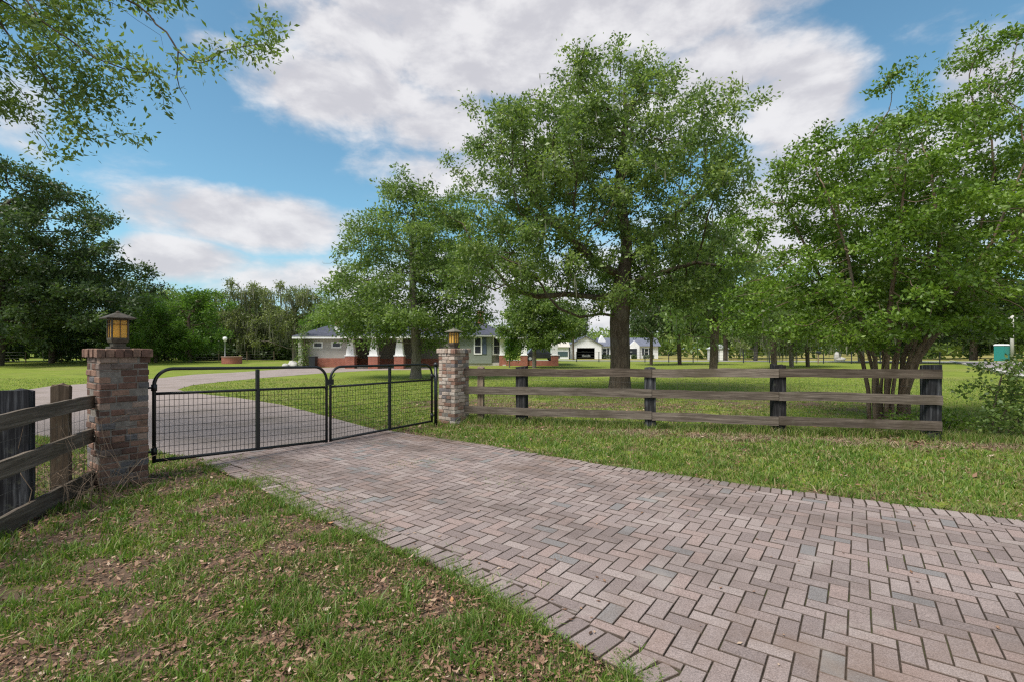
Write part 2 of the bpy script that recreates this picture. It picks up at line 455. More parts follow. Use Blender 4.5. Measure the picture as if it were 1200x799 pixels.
TYRE = plain('tyre_rubber', (0.015, 0.015, 0.016), 0.8)

# ------------------------------------------------------------------ driveway frame
CL = np.array([-4.52, 5.55]); CR = np.array([-1.22, 10.15])
gd = (CR - CL) / np.linalg.norm(CR - CL)          # along the gate
gu = np.array([gd[1], -gd[0]])                    # along the drive, towards the road
GM = CL + gd * 2.83
GA = math.atan2(gd[1], gd[0])
def uv(p):
    q = np.asarray(p, float) - GM
    return q @ gu, q @ gd
def xy(u, v): return GM[0] + u * gu[0] + v * gd[0], GM[1] + u * gu[1] + v * gd[1]
LE = [uv(G(*p)) for p in ((228, 540), (300, 572), (350, 600), (500, 660), (740, 799))]
RE = [uv(G(*p)) for p in ((470, 508), (560, 521), (700, 545), (900, 573), (1200, 612))]
LU = np.array([-1.2] + [p[0] for p in LE] + [LE[-1][0] + 1.6, LE[-1][0] + 4.5]); LV = np.array([LE[0][1] + 0.1] + [p[1] for p in LE] + [LE[-1][1] - 0.75, LE[-1][1] - 3.0])
RU = np.array([-1.2] + [p[0] for p in RE] + [RE[-1][0] + 2, RE[-1][0] + 5]); RV = np.array([RE[0][1] + 0.05] + [p[1] for p in RE] + [RE[-1][1] + 0.35, RE[-1][1] + 1.8])
# inner gravel drive: closed outline on the ground
OUT = [(178, 447), (100, 450), (40, 459)]
INNER = np.array([xy(-0.35, LV[0] + 0.05), G(120, 520), G(-40, 500), G(-60, 470), G(60, 452), G(150, 446), G(190, 442.5), G(227, 438.5), G(283, 435.6), G(340, 431.5),
                  G(420, 429.5), G(500, 429.5), G(505, 432.5), G(437, 433.6), G(380, 436.8), G(307, 442.5), G(260, 447.0), G(225, 451.0), G(208, 456.0), G(220, 459.5), G(280, 466), G(330, 474), G(385, 488), G(425, 499), G(455, 507), xy(-0.35, RV[0] - 0.05)])
def in_poly(x, y, P):
    x = np.asarray(x); y = np.asarray(y); r = np.zeros(x.shape, bool); n = len(P)
    for i in range(n):
        x0, y0 = P[i]; x1, y1 = P[(i + 1) % n]
        c = ((y0 > y) != (y1 > y)) & (x < (x1 - x0) * (y - y0) / (y1 - y0 + 1e-12) + x0)
        r ^= c
    return r
def on_paving(x, y, pad=0.0):
    u = (x - GM[0]) * gu[0] + (y - GM[1]) * gu[1]; v = (x - GM[0]) * gd[0] + (y - GM[1]) * gd[1]
    return (u > -0.4) & (u < 12) & (v > np.interp(u, LU, LV) - pad) & (v < np.interp(u, RU, RV) + pad)

# ------------------------------------------------------------------ ground
def axis(lo, hi, fine_lo, fine_hi, fine):
    a = list(np.arange(fine_lo, fine_hi, fine)); s = fine; x = a[-1]
    while x < hi: s *= 1.16; x += s; a.append(x)
    s = fine; x = a[0]
    while x > lo: s *= 1.16; x -= s; a.insert(0, x)
    return np.array(a)
ax = axis(-700, 700, -13, 14, 0.28); ay = axis(-60, 1100, -1, 22, 0.28)
XX, YY = np.meshgrid(ax, ay)
def litter_amount(x, y):
    n = vnoise(x, y, 2.1, 3); n2 = vnoise(x, y, 0.45, 9)
    u = (x - GM[0]) * gu[0] + (y - GM[1]) * gu[1]; v = (x - GM[0]) * gd[0] + (y - GM[1]) * gd[1]
    front = (v < 0) * sstep(9.5, 6.5, y) * 0.61
    verge = (y > 0) * (v > 0) * sstep(13, 10, y) * 0.34
    oak = 0.66 * np.exp(-(((x - 3.4) / 7.5) ** 2 + ((y - 13.2) / 2.8) ** 2))
    d = y - (9.69 - 0.235 * x)                       # distance from the right fence line
    fl = 0.60 * np.exp(-(d / 0.45) ** 2) * (x > -1)
    fl2 = 0.55 * np.exp(-((d + 0.42) / 0.36) ** 2) * (0.4 + 0.6 * sstep(1.5, 4.0, x))
    edge = 0.7 * np.exp(-((v - np.interp(u, RU, RV) - 0.10) / 0.16) ** 2) * (u > -0.5) * (u < 12)
    base = np.maximum.reduce([front, verge, oak, fl + fl2, edge, 0.10 + 0 * x])
    return np.clip(base + (n - 0.5) * 0.9 * (base > 0.2) + (n2 - 0.5) * 0.5, 0, 1)
lit_v = litter_amount(XX, YY)
V = np.stack([XX.ravel(), YY.ravel(), (gz(XX, YY)).ravel()], 1)
ny, nx = XX.shape
idx = np.arange(nx * ny).reshape(ny, nx)
Q = np.stack([idx[:-1, :-1], idx[:-1, 1:], idx[1:, 1:], idx[1:, :-1]], -1).reshape(-1, 4)
me = np_mesh('ground', V, Q, None, True)
a_ = me.attributes.new('litter', 'FLOAT', 'POINT'); a_.data.foreach_set('value', lit_v.ravel().astype(np.float32))
field = (sstep(62, 72, YY) * sstep(8, 16, XX)).ravel()
a_ = me.attributes.new('field', 'FLOAT', 'POINT'); a_.data.foreach_set('value', field.astype(np.float32))
m, n, b, o = newmat('lawn_ground')
p = posco(n)
at = n.node('ShaderNodeAttribute'); at.attribute_name = 'litter'
af = n.node('ShaderNodeAttribute'); af.attribute_name = 'field'
big = n.noise(p, 0.16, 5, 0.6); mid = n.noise(p, 1.1, 6, 0.65); fine = n.noise(p, 38, 6, 0.75); fine2 = n.noise(n.mapping(p, (1, 1, 1), (0, 0, 0.6), (3, 9, 0)), 85, 4, 0.7)
lawn = n.ramp(mid, [(0.25, (0.125, 0.17, 0.026)), (0.5, (0.185, 0.235, 0.036)), (0.75, (0.25, 0.275, 0.06))])
lawn = n.mix(n.maprange(big, 0.48, 0.70, 0, 0.65), lawn, (0.25, 0.22, 0.085))
lawn = n.mix(n.maprange(n.noise(n.mapping(p, (1, 1.6, 1), (0, 0, 0.3), (31, 7, 0)), 0.45, 6, 0.65, 0.6), 0.52, 0.70, 0, 0.6), lawn, (0.085, 0.125, 0.024))
lawn = n.mix(0.7, lawn, n.ramp(fine, [(0.3, 0.6), (0.7, 1.3)]), 'MULTIPLY')
soil = n.ramp(fine, [(0.25, (0.055, 0.038, 0.028)), (0.45, (0.12, 0.082, 0.058)), (0.62, (0.20, 0.14, 0.10)), (0.78, (0.10, 0.075, 0.055))])
soil = n.mix(n.maprange(fine2, 0.55, 0.75, 0, 0.7), soil, (0.27, 0.20, 0.15))
k = n.m('ADD', at.outputs['Fac'], n.m('MULTIPLY', n.m('SUBTRACT', n.noise(p, 5.5, 5, 0.7), 0.5), 0.9))
c = n.mix(n.maprange(k, 0.28, 0.62), lawn, soil)
dry = n.ramp(n.noise(p, 0.12, 4), [(0.35, (0.30, 0.24, 0.09)), (0.65, (0.22, 0.22, 0.06))])
c = n.mix(af.outputs['Fac'], c, dry)
setc(n, b, c, 0.95, 0.1)
bump(n, b, n.m('ADD', fine, n.m('MULTIPLY', fine2, 0.5)), 0.7, 0.03)
tag(put('ground', me, m), kind='structure')

# paving: sand bed, herringbone pavers, soldier course along both edges
US = np.arange(-0.4, 11.6, 0.2)
bed = MB()
lp = [xy(u, np.interp(u, LU, LV) - 0.01) for u in US]; rp = [xy(u, np.interp(u, RU, RV) + 0.01) for u in US]
V = [(*p_, 0.0195) for p_ in lp] + [(*p_, 0.0195) for p_ in rp]
bed.add(V, [(i, i + 1, len(US) + i + 1, len(US) + i) for i in range(len(US) - 1)])
m, n, b, o = newmat('joint_sand')
p = posco(n)
c = n.ramp(n.noise(p, 30, 5), [(0.3, (0.036, 0.028, 0.023)), (0.7, (0.085, 0.066, 0.052))])
c = n.mix(n.maprange(n.noise(p, 1.6, 5, 0.7), 0.52, 0.68), c, (0.075, 0.09, 0.03))
setc(n, b, c, 0.97, 0.05); bump(n, b, n.noise(p, 200, 3), 0.4, 0.005)
JOINT = m
tag(bed.build('driveway_bed', JOINT), kind='structure')
m, n, b, o = newmat('clay_pavers')
p = posco(n)
r_ = rndattr(n)
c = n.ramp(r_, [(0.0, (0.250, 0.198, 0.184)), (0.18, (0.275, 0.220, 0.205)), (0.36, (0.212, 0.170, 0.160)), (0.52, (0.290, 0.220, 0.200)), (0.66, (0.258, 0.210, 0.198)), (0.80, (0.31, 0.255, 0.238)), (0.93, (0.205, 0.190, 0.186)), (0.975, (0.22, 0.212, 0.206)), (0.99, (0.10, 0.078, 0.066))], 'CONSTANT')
sp = n.noise(p, 150, 4, 0.85)
c = n.mix(0.9, c, n.ramp(sp, [(0.34, 0.45), (0.5, 1.0), (0.66, 1.65)]), 'MULTIPLY')
st = n.noise(p, 0.55, 6, 0.6, 0.6)
c = n.mix(n.maprange(st, 0.50, 0.72, 0, 0.45), c, (0.115, 0.085, 0.07))
st2 = n.noise(n.mapping(p, (1, 1, 1), (0, 0, 0), (7, 3, 0)), 1.7, 6, 0.65, 0.4)
c = n.mix(n.maprange(st2, 0.54, 0.72, 0, 0.4), c, (0.36, 0.32, 0.29))
rv = n.mapping(p, (1, 1, 1), (0, 0, -(GA - math.pi / 2)), (0, 0, 0))
sv = n.node('ShaderNodeSeparateXYZ'); n.link(rv, sv.inputs[0])
cv = xy(0, 0); c0 = -math.sin(GA - math.pi / 2) * cv[0] + math.cos(GA - math.pi / 2) * cv[1]
tr = None
for v0 in (-1.15, 0.45):
    q_ = n.m('ABSOLUTE', n.m('ADD', n.m('SUBTRACT', sv.outputs[1], c0 + v0), n.m('MULTIPLY', n.m('SUBTRACT', n.noise(p, 0.5, 3), 0.5), 0.8)))
    q_ = n.maprange(q_, 0.42, 0.08); tr = q_ if tr is None else n.m('MAXIMUM', tr, q_)
c = n.mix(n.m('MULTIPLY', n.m('MULTIPLY', tr, n.maprange(n.noise(p, 1.3, 6, 0.7), 0.3, 0.7)), 0.55), c, (0.10, 0.078, 0.068))
rust = n.maprange(n.noise(n.mapping(p, (1, 1, 1), (0, 0, 0), (13, 5, 0)), 0.42, 6, 0.65, 0.5), 0.50, 0.66, 0, 0.55)
c = n.mix(rust, c, (0.17, 0.115, 0.085))
setc(n, b, c, 0.93, 0.15)
bump(n, b, n.m('ADD', sp, n.m('MULTIPLY', n.noise(p, 60, 4), 0.8)), 0.55, 0.006)
PAVER = m
pv = MB()
gap = 0.0055
Mr = np.array([[gu[0], gd[0], 0], [gu[1], gd[1], 0], [0, 0, 1]])
vmin, vmax = -6.0, 4.0
B = 0.1055
for i in range(-4, int(11.2 / B)):
    for j in range(int(vmin / B), int(vmax / B)):
        k = (i - j) % 4
        if k == 0: u0, u1, v0, v1 = i * B, (i + 2) * B, j * B, (j + 1) * B
        elif k == 3: u0, u1, v0, v1 = i * B, (i + 1) * B, j * B, (j + 2) * B
        else: continue
        uc = (u0 + u1) / 2
        if uc < -0.38 or uc > 11.3: continue
        lo = np.interp(uc, LU, LV) + 0.212; hi = np.interp(uc, RU, RV) - 0.212
        v0 = max(v0, lo); v1 = min(v1, hi)
        if v1 - v0 < 0.022: continue
        x, y = xy(uc, (v0 + v1) / 2)
        tilt = Matrix.Rotation(random.gauss(0, 0.005), 3, 'X') @ Matrix.Rotation(random.gauss(0, 0.005), 3, 'Y') @ Matrix.Rotation(random.gauss(0, 0.008), 3, 'Z')
        sink = 0.01 * (vnoise(np.array([x]), np.array([y]), 0.7, 5)[0] - 0.5)
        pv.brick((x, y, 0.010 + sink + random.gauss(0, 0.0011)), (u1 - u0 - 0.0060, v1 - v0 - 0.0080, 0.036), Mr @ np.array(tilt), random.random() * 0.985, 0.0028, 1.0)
for (UU, VV, sgn) in ((LU, LV, 1), (RU, RV, -1)):
    u = -0.38; 
    while u < 11.2:
        v = np.interp(u, UU, VV); v2 = np.interp(u + 0.1035, UU, VV); ang = math.atan2(v2 - v, 0.1035)
        jog = random.gauss(0, 0.006) + (0.02 * (vnoise(np.array([u * 3.0]), np.array([sgn * 9.0]), 0.5, 31)[0] - 0.5))
        x, y = xy(u + 0.0517 * math.cos(ang), v + sgn * (0.104 + jog))
        q = np.array(Matrix.Rotation(ang + random.gauss(0, 0.015), 3, 'Z'))
        low = 0.0
        if sgn == 1 and u < 3.2: low = -0.003
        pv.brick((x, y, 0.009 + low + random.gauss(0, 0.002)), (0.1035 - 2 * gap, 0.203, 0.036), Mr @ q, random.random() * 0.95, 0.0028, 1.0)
        u += 0.1035 * math.cos(ang)
tag(pv.build('driveway', PAVER), kind='structure')

# gravel drive beyond the gate
m, n, b, o = newmat('shell_gravel')
p = posco(n)
f = n.noise(p, 55, 6, 0.8); f2 = n.noise(p, 0.8, 5, 0.6)
c = n.ramp(f, [(0.3, (0.155, 0.122, 0.108)), (0.5, (0.30, 0.248, 0.228)), (0.7, (0.45, 0.385, 0.355))])
c = n.mix(n.maprange(f2, 0.45, 0.7, 0, 0.6), c, (0.20, 0.165, 0.135))
c = n.mix(n.maprange(n.noise(p, 9, 5, 0.7), 0.55, 0.7, 0, 0.5), c, (0.15, 0.13, 0.11))
setc(n, b, c, 0.95, 0.1); bump(n, b, f, 0.7, 0.02)
GRAVEL = m
from mathutils.geometry import tessellate_polygon
ip = MB(); pl_ = [Vector((x, y, 0.006)) for x, y in INNER]
for tri in tessellate_polygon([pl_]): ip.add([pl_[i] for i in tri], [(0, 1, 2)])
tag(ip.build('gravel_drive', GRAVEL), kind='structure')

# street beyond the lawn on the right and the lane joining it
ASPH = plain('street_asphalt', (0.27, 0.24, 0.24), 0.95, 0.1, 0, 0.15, 1.5)
def strip(name, pts, w, z, mat):
    P = np.asarray(pts, float); T = np.gradient(P, axis=0); T /= np.linalg.norm(T, axis=1)[:, None]
    N = np.stack([-T[:, 1], T[:, 0]], 1); L = P + N * w / 2; Rr = P - N * w / 2
    V = [(x, y, float(gz(x, y)) + z) for x, y in L] + [(x, y, float(gz(x, y)) + z) for x, y in Rr]
    k = len(P); mb = MB(); mb.add(V, [(i, k + i, k + i + 1, i + 1) for i in range(k - 1)])
    return tag(mb.build(name, mat), kind='structure')
ts = np.linspace(0, 1, 24)
strip('street', [(80 - 150 * t, 52 + 34 * t - 6 * math.sin(t * 3)) for t in ts], 5.5, 0.03, plain('pale_street', (0.34, 0.33, 0.30), 0.95, 0.1))
lane = [(14.5 + 40 * t, 4 + 51 * t) for t in ts]
strip('side_lane', lane, 6.5, 0.05, ASPH)
kb = MB(); P = np.asarray([(x - 0.787 * 3.4, y + 0.617 * 3.4) for x, y in lane])
for i in range(len(P) - 1):
    d = P[i + 1] - P[i]; L = np.linalg.norm(d); c2 = (P[i] + P[i + 1]) / 2
    kb.box((c2[0], c2[1], 0.06), (L, 0.3, 0.14), rotz(math.atan2(d[1], d[0])))
tag(kb.build('kerb', CONC), kind='structure')

# ------------------------------------------------------------------ gate pillars and lanterns
def pillar(label, c, brick, seed):
    random.seed(seed)
    t = thing('brick_pillar', label, 'pillar', (c[0], c[1], 0), GA, 'brick gate pillars')
    w, h = 0.455, 1.455
    core = MB(); core.box((0, 0, h / 2 - 0.05), (w - 0.014, w - 0.014, h + 0.1)); core.build('mortar_core', MORTAR, t)
    bm = MB(); ch = 0.073; n = int(h / ch) + 1
    for k in range(-1, n):
        z = k * ch + ch / 2
        if z + ch / 2 > h + 0.01: break
        for s in range(4):
            M = rotz(s * math.pi / 2)
            # each side lays bricks from its left corner; corners alternate by course
            x = -w / 2 + (0.0 if k % 2 else 0.105)
            xe = w / 2 - (0.105 if k % 2 else 0.0)
            cuts = [x]
            L = xe - x
            split = L * random.uniform(0.38, 0.62)
            cuts = [x, x + split, xe] if L > 0.25 else [x, xe]
            if random.random() < 0.25: cuts = [x, x + L * 0.3, x + L * 0.66, xe]
            for a, b_ in zip(cuts[:-1], cuts[1:]):
                pr = random.gauss(0, 0.0055)
                # face brick: local x along the face, z up, stands out along -y
                V = np.array([((a + b_) / 2, -w / 2 + 0.05 - pr, z)])
                Mb = M @ np.array([[1, 0, 0], [0, 0, -1], [0, 1, 0]])    # brick() chamfers its top: turn that outwards
                cc = M @ V[0]
                wob = np.array(Matrix.Rotation(random.gauss(0, 0.012), 3, 'Z') @ Matrix.Rotation(random.gauss(0, 0.015), 3, 'X'))
                bm.brick(cc, (b_ - a - random.uniform(0.006, 0.013), ch - random.uniform(0.006, 0.013), 0.102), Mb @ wob, random.random(), random.uniform(0.005, 0.010))
    bm.build('shaft', brick, t)
    cap = MB(); W2 = w / 2 + 0.03; nb = 6; z = h + 0.045
    cap.box((0, 0, z - 0.004), (2 * W2 - 0.06, 2 * W2 - 0.06, 0.082), None, 0.75)
    for s in range(4):
        M = rotz(s * math.pi / 2)
        for k in range(nb):
            wd = (2 * W2 - 0.03) / nb; x = -W2 + wd * (k + 0.5)
            cc = M @ np.array([x, -W2 + 0.03 + random.gauss(0, 0.003), z + random.gauss(0, 0.002)])
            cap.brick(cc, (wd - 0.009, 0.062, 0.09), M, random.random(), 0.008)
    cap.build('cap', brick, t)
    return h + 0.09
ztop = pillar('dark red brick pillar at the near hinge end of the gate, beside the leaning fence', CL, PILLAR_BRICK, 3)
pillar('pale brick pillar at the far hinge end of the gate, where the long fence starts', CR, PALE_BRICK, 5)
def lantern(label, c, roofm):
    t = thing('pillar_lantern', label, 'lantern', (c[0], c[1], ztop + 0.001), GA, 'lanterns on the gate pillars')
    b_ = MB(); b_.box((0, 0, 0.012), (0.18, 0.18, 0.024)); b_.box((0, 0, 0.045), (0.12, 0.12, 0.042)); b_.box((0, 0, 0.085), (0.15, 0.15, 0.038), None, None, (1.12, 1.12)); b_.build('base', BRONZE, t, False, 0.004)
    fr = MB(); z0, z1 = 0.104, 0.335; q = 0.074
    for sx in (-1, 1):
        for sy in (-1, 1): fr.box((sx * q, sy * q, (z0 + z1) / 2), (0.016, 0.016, z1 - z0))
    for s in range(4):
        M = rotz(s * math.pi / 2)
        fr.box(M @ np.array([0, -q, z0 + 0.008]), (2 * q - 0.022, 0.018, 0.016), M); fr.box(M @ np.array([0, -q, z1 - 0.008]), (2 * q - 0.022, 0.018, 0.016), M)
        fr.box(M @ np.array([0, -q - 0.003, (z0 + z1) / 2]), (0.005, 0.010, z1 - z0 - 0.033), M)
        fr.box(M @ np.array([0, -q - 0.005, z1 - 0.062]), (2 * q - 0.022, 0.010, 0.005), M)
    fr.build('frame', BRONZE, t)
    for s in range(4):
        M = rotz(s * math.pi / 2); gl = MB()
        gl.box(M @ np.array([0, -q + 0.006, (z0 + z1) / 2]), (2 * q - 0.026, 0.004, z1 - z0 - 0.034), M); gl.build('pane', AMBER, t)
    rf = MB(); e = 0.138
    rf.box((0, 0, z1 + 0.007), (2 * e, 2 * e, 0.012))
    rf.box((0, 0, z1 + 0.043), (2 * e - 0.01, 2 * e - 0.01, 0.059), None, None, (0.16, 0.16)); rf.lathe([(0.018, 0), (0.022, 0.012), (0.006, 0.022)], 12, (0, 0, z1 + 0.07))
    rf.build('roof', roofm, t, False, 0.002)
lantern('bronze lantern with amber glass on the dark red brick pillar', CL, BRONZE)
lantern('smaller looking lantern with pale hood on the far pale brick pillar', CR, BRONZE_PALE)

# ------------------------------------------------------------------ gate
def gate_leaf(label, s0, s1, z0a, z1a, z0b, z1b, flip):
    """leaf between distances s0 and s1 from the near pillar; z0/z1 bottom and top heights at both ends"""
    t = thing('metal_gate', label, 'gate', (CL[0], CL[1], 0), GA, 'black metal driveway gates')
    L = s1 - s0
    def P(a, h):      # a along 0..1, h 0..1 up
        lo = z0a + (z0b - z0a) * a; hi = z1a + (z1b - z1a) * a
        return (s0 + a * L, 0.0, lo + (hi - lo) * h)
    rr = 0.20; H = 1.15; pts = [P(0, 0)]
    for k in range(9):
        q = math.pi / 2 * k / 8; pts.append(P((rr - rr * math.cos(q)) / L, 1 - (rr - rr * math.sin(q)) / H))
    for k in range(9):
        q = math.pi / 2 * k / 8; pts.append(P(1 - (rr - rr * math.sin(q)) / L, 1 - (rr - rr * math.cos(q)) / H))
    pts.append(P(1, 0))
    fr = MB(); fr.tube(pts, 0.021, 10)
    fr.tube([P(0, 0.02), P(1, 0.02)], 0.020, 10); fr.build('frame', BLACKM, t, True)
    mh = 0.735
    mr = MB(); mr.tube([P(0, mh), P(1, mh)], 0.018, 10); mr.build('mid_rail', BLACKM, t, True)
    up = MB(); up.box(np.array(P(0.53, 0.5)) + np.array([0, -0.004, 0]), (0.042, 0.046, H - 0.03)); up.build('upright', BLACKM, t, False, 0.004)
    wm = MB(); nv = int(L / 0.052)
    for k in range(1, nv): wm.tube([P(k / nv, 0.02), P(k / nv, mh)], 0.0030, 4, False)
    for k in range(1, 10): wm.tube([P(0.005, 0.02 + (mh - 0.02) * k / 10), P(0.995, 0.02 + (mh - 0.02) * k / 10)], 0.0030, 4, False)
    wm.build('wire_mesh', BLACKM, t)
    hx = 0.0 if flip else 1.0
    for h in (0.12, 0.80):
        hg = MB(); q = np.array(P(hx, h)); d = -1 if flip else 1
        hg.tube([q, q + np.array([d * 0.075, 0.0, 0])], 0.013, 8); hg.tube([q + np.array([0, 0, -0.04]), q + np.array([0, 0, 0.04])], 0.031, 10)
        hg.build('hinge', BLACKM, t, True)
    lt = MB(); q = np.array(P(1 - hx, 0.80)); lt.box(q + np.array([0, -0.03, 0]), (0.075, 0.02, 0.09)); lt.tube([q + np.array([0, -0.035, 0.05]), q + np.array([(-0.09 if flip else 0.09) * -1 * -1 * 0.6, -0.04, 0.12])], 0.008, 6)
    lt.build('latch', BLACKM, t, False, 0.003)
gate_leaf('left, nearer black tube gate leaf with welded wire, hung on the dark red pillar', 0.35, 2.675, 0.175, 1.305, 0.055, 1.255, True)
gate_leaf('right, farther black tube gate leaf with welded wire, closing beside the pale pillar', 2.745, 5.02, 0.055, 1.255, 0.085, 1.235, False)
t = thing('gate_post', 'black steel hinge post standing close to the pale brick pillar', 'post', (*(CL + gd * 5.13), 0), GA)
q = MB(); q.tube([(0, 0, 0), (0, 0, 1.2)], 0.036, 12); q.build('pole', BLACKM, t, True)
q = MB(); q.lathe([(0.036, 1.2), (0.048, 1.205), (0.05, 1.24), (0.03, 1.265), (0.012, 1.275)], 12); q.build('cap', BLACKM, t, True)
ch = MB(); qc = CL + gd * 2.71
for k in range(9):
    a = 2 * math.pi * k / 9
    c3 = np.array([qc[0] + gd[0] * 0.052 * math.cos(a), qc[1] + gd[1] * 0.052 * math.cos(a), 0.93 + 0.035 * math.sin(a)]) + np.array([gu[0], gu[1], 0]) * 0.04 * math.sin(a)
    ring = [c3 + 0.016 * (math.cos(b_) * np.array([gd[0], gd[1], 0]) + math.sin(b_) * np.array([gu[0] * (k % 2), gu[1] * (k % 2), 1 - (k % 2)])) for b_ in np.linspace(0, 2 * math.pi, 9)]
    ch.tube(ring, 0.0045, 5, False)
ch.tube([(qc[0] + gu[0] * 0.03, qc[1] + gu[1] * 0.03, 0.92), (qc[0] + gu[0] * 0.035, qc[1] + gu[1] * 0.035, 0.78)], 0.006, 5)
tag(ch.build('gate_chain', WIREM, None, True), 'steel chain looped round the two gate ends where they meet', 'chain')

# ------------------------------------------------------------------ plank fences
def plank(mb, x0, x1, y, z0, z1, h, th, seed, rnd=None):
    """weathered board from x0 to x1, sagging a little, uneven edges"""
    r = np.random.default_rng(seed); k = max(6, int(abs(x1 - x0) / 0.12)); xs = np.linspace(x0, x1, k)
    wob = np.interp(np.arange(k), np.linspace(0, k - 1, 6), r.normal(0, 0.006, 6)); top = r.normal(0, 0.0022, k); bot = r.normal(0, 0.0028, k)
    yy = np.interp(np.arange(k), np.linspace(0, k - 1, 5), r.normal(0, 0.006, 5))
    V = []
    for i in range(k):
        zc = z0 + (z1 - z0) * i / (k - 1) + wob[i]
        for (dy, dz) in ((-th / 2, -h / 2 + bot[i]), (th / 2, -h / 2 + bot[i]), (th / 2, h / 2 + top[i]), (-th / 2, h / 2 + top[i])): V.append((xs[i], y + yy[i] + dy, zc + dz))
    f = [(0, 1, 2, 3), tuple((k - 1) * 4 + j for j in (3, 2, 1, 0))]
    for i in range(k - 1):
        for j in range(4): f.append((i * 4 + j, (i + 1) * 4 + j, (i + 1) * 4 + (j + 1) % 4, i * 4 + (j + 1) % 4))
    mb.add(V, f, rnd)
def tie_post(mb, x, y, w, h, seed, tw=0.0):
    r = np.random.default_rng(seed); M = rotz(tw)
    rows = []; n = 9
    for i in range(n):
        z = -0.15 + (h + 0.15) * i / (n - 1)
        for k, (sx, sy) in enumerate(((-1, -1), (0, -1), (1, -1), (1, 0), (1, 1), (0, 1), (-1, 1), (-1, 0))):
            q = M @ np.array([sx * w / 2 * (1 + r.normal(0, 0.02)), sy * w / 2 * (1 + r.normal(0, 0.02)), 0])
            rows.append((x + q[0], y + q[1], z + (r.normal(0, 0.012) if i == n - 1 else 0)))
    f = [(i * 8 + j, i * 8 + (j + 1) % 8, (i + 1) * 8 + (j + 1) % 8, (i + 1) * 8 + j) for i in range(n - 1) for j in range(8)]
    c = len(rows); rows.append((x, y, h + 0.008)); f += [((n - 1) * 8 + j, (n - 1) * 8 + (j + 1) % 8, c) for j in range(8)]
    mb.add(rows, f, r.random())
def wires(mb, x0, x1, y, zs, dx, z0, z1, r=0.0016):
    for z in zs: mb.tube([(x0, y, z), ((x0 + x1) / 2, y, z - 0.01), (x1, y, z)], r, 4, False)
    x = x0 + dx
    while x < x1: mb.tube([(x, y, z0), (x, y, z1)], r * 0.8, 3, False); x += dx
# long fence to the right of the gate
A0 = np.array([CR[0] + 0.26, CR[1] - 0.08]); FD = np.array([8.22, -2.07]); FA = math.atan2(FD[1], FD[0]); FLn = np.linalg.norm(FD); fd = FD / FLn
t = thing('plank_fence', 'weathered grey three-board fence running right from the pale brick pillar', 'fence', (A0[0], A0[1], 0), FA, 'plank fences beside the gate')
def along(px):      # distance along the fence of a photo column
    k = (px - HX) / F
    return (k * A0[1] - A0[0]) / (fd[0] - k * fd[1])
posts = [along(610), along(762), along(914), along(1096)]
for i, s in enumerate(posts):
    q = MB(); tie_post(q, s, 0.125, 0.205, (1.18, 1.19, 1.25, 1.27)[i], 20 + i, 0.08 * (i - 1)); q.build('post', TIEM, t)
q = MB(); tie_post(q, along(562), 0.10, 0.12, 1.16, 31); ob = q.build('post', TANPOST, t); tag(ob, 'slim brown timber post')
ends = [-0.05, posts[1] + 0.03, posts[2] - 0.02, posts[3] + 0.10]
hts = {1.155: (1.06, 1.085, 1.12, 1.125), 0.7: (0.685, 0.70, 0.705, 0.70), 0.3: (0.285, 0.27, 0.265, 0.27)}
for li, zz in enumerate(hts.values()):
    for i in range(3):
        q = MB(); plank(q, ends[i] + 0.004, ends[i + 1] - 0.004, 0.0 + (0.002 if i % 2 else 0), zz[i], zz[i + 1] + (random.random() - 0.5) * 0.01, 0.152 + 0.006 * ((li + i) % 2), 0.032, 50 + li * 7 + i); q.build('rail', RAILM, t)
q = MB(); wires(q, 0.15, posts[3], 0.24, (0.12, 0.25, 0.4, 0.55, 0.72, 0.9, 1.08), 0.15, 0.1, 1.1); q.build('wire_mesh', WIREM, t)
# short fence on the near left, running past the camera
B0 = np.array([-4.60, 5.30]); BD = np.array([0.37, -1.18]); BA = math.atan2(BD[1], BD[0]); bd = BD / np.linalg.norm(BD)
t = thing('plank_fence', 'near left three-board fence leaning up to the dark red brick pillar', 'fence', (B0[0], B0[1], 0), BA, 'plank fences beside the gate')
for zz, h in ((0.985, 0.135), (0.60, 0.15), (0.13, 0.165)):
    q = MB(); plank(q, -0.02, 3.6, 0, zz, zz - 0.10, h, 0.034, int(zz * 1000)); q.build('rail', RAILM, t)
for (x, y, w, h, mt, lb) in ((0.30, -0.13, 0.14, 1.17, TANPOST, 'square brown timber post'), (0.93, -0.155, 0.20, 1.17, TIEM, 'thick blackened timber post'), (3.2, -0.15, 0.2, 1.15, TIEM, None)):
    q = MB(); tie_post(q, x, y, w, h, int(h * 100 + x * 10), 0.25); ob = q.build('post', mt, t)
    if lb: tag(ob, lb)
q = MB(); wires(q, -0.05, 3.5, -0.045, (0.06, 0.2, 0.34, 0.48, 0.62, 0.78, 0.92), 0.10, 0.05, 0.95, 0.0018); q.build('wire_mesh', WIREM, t)

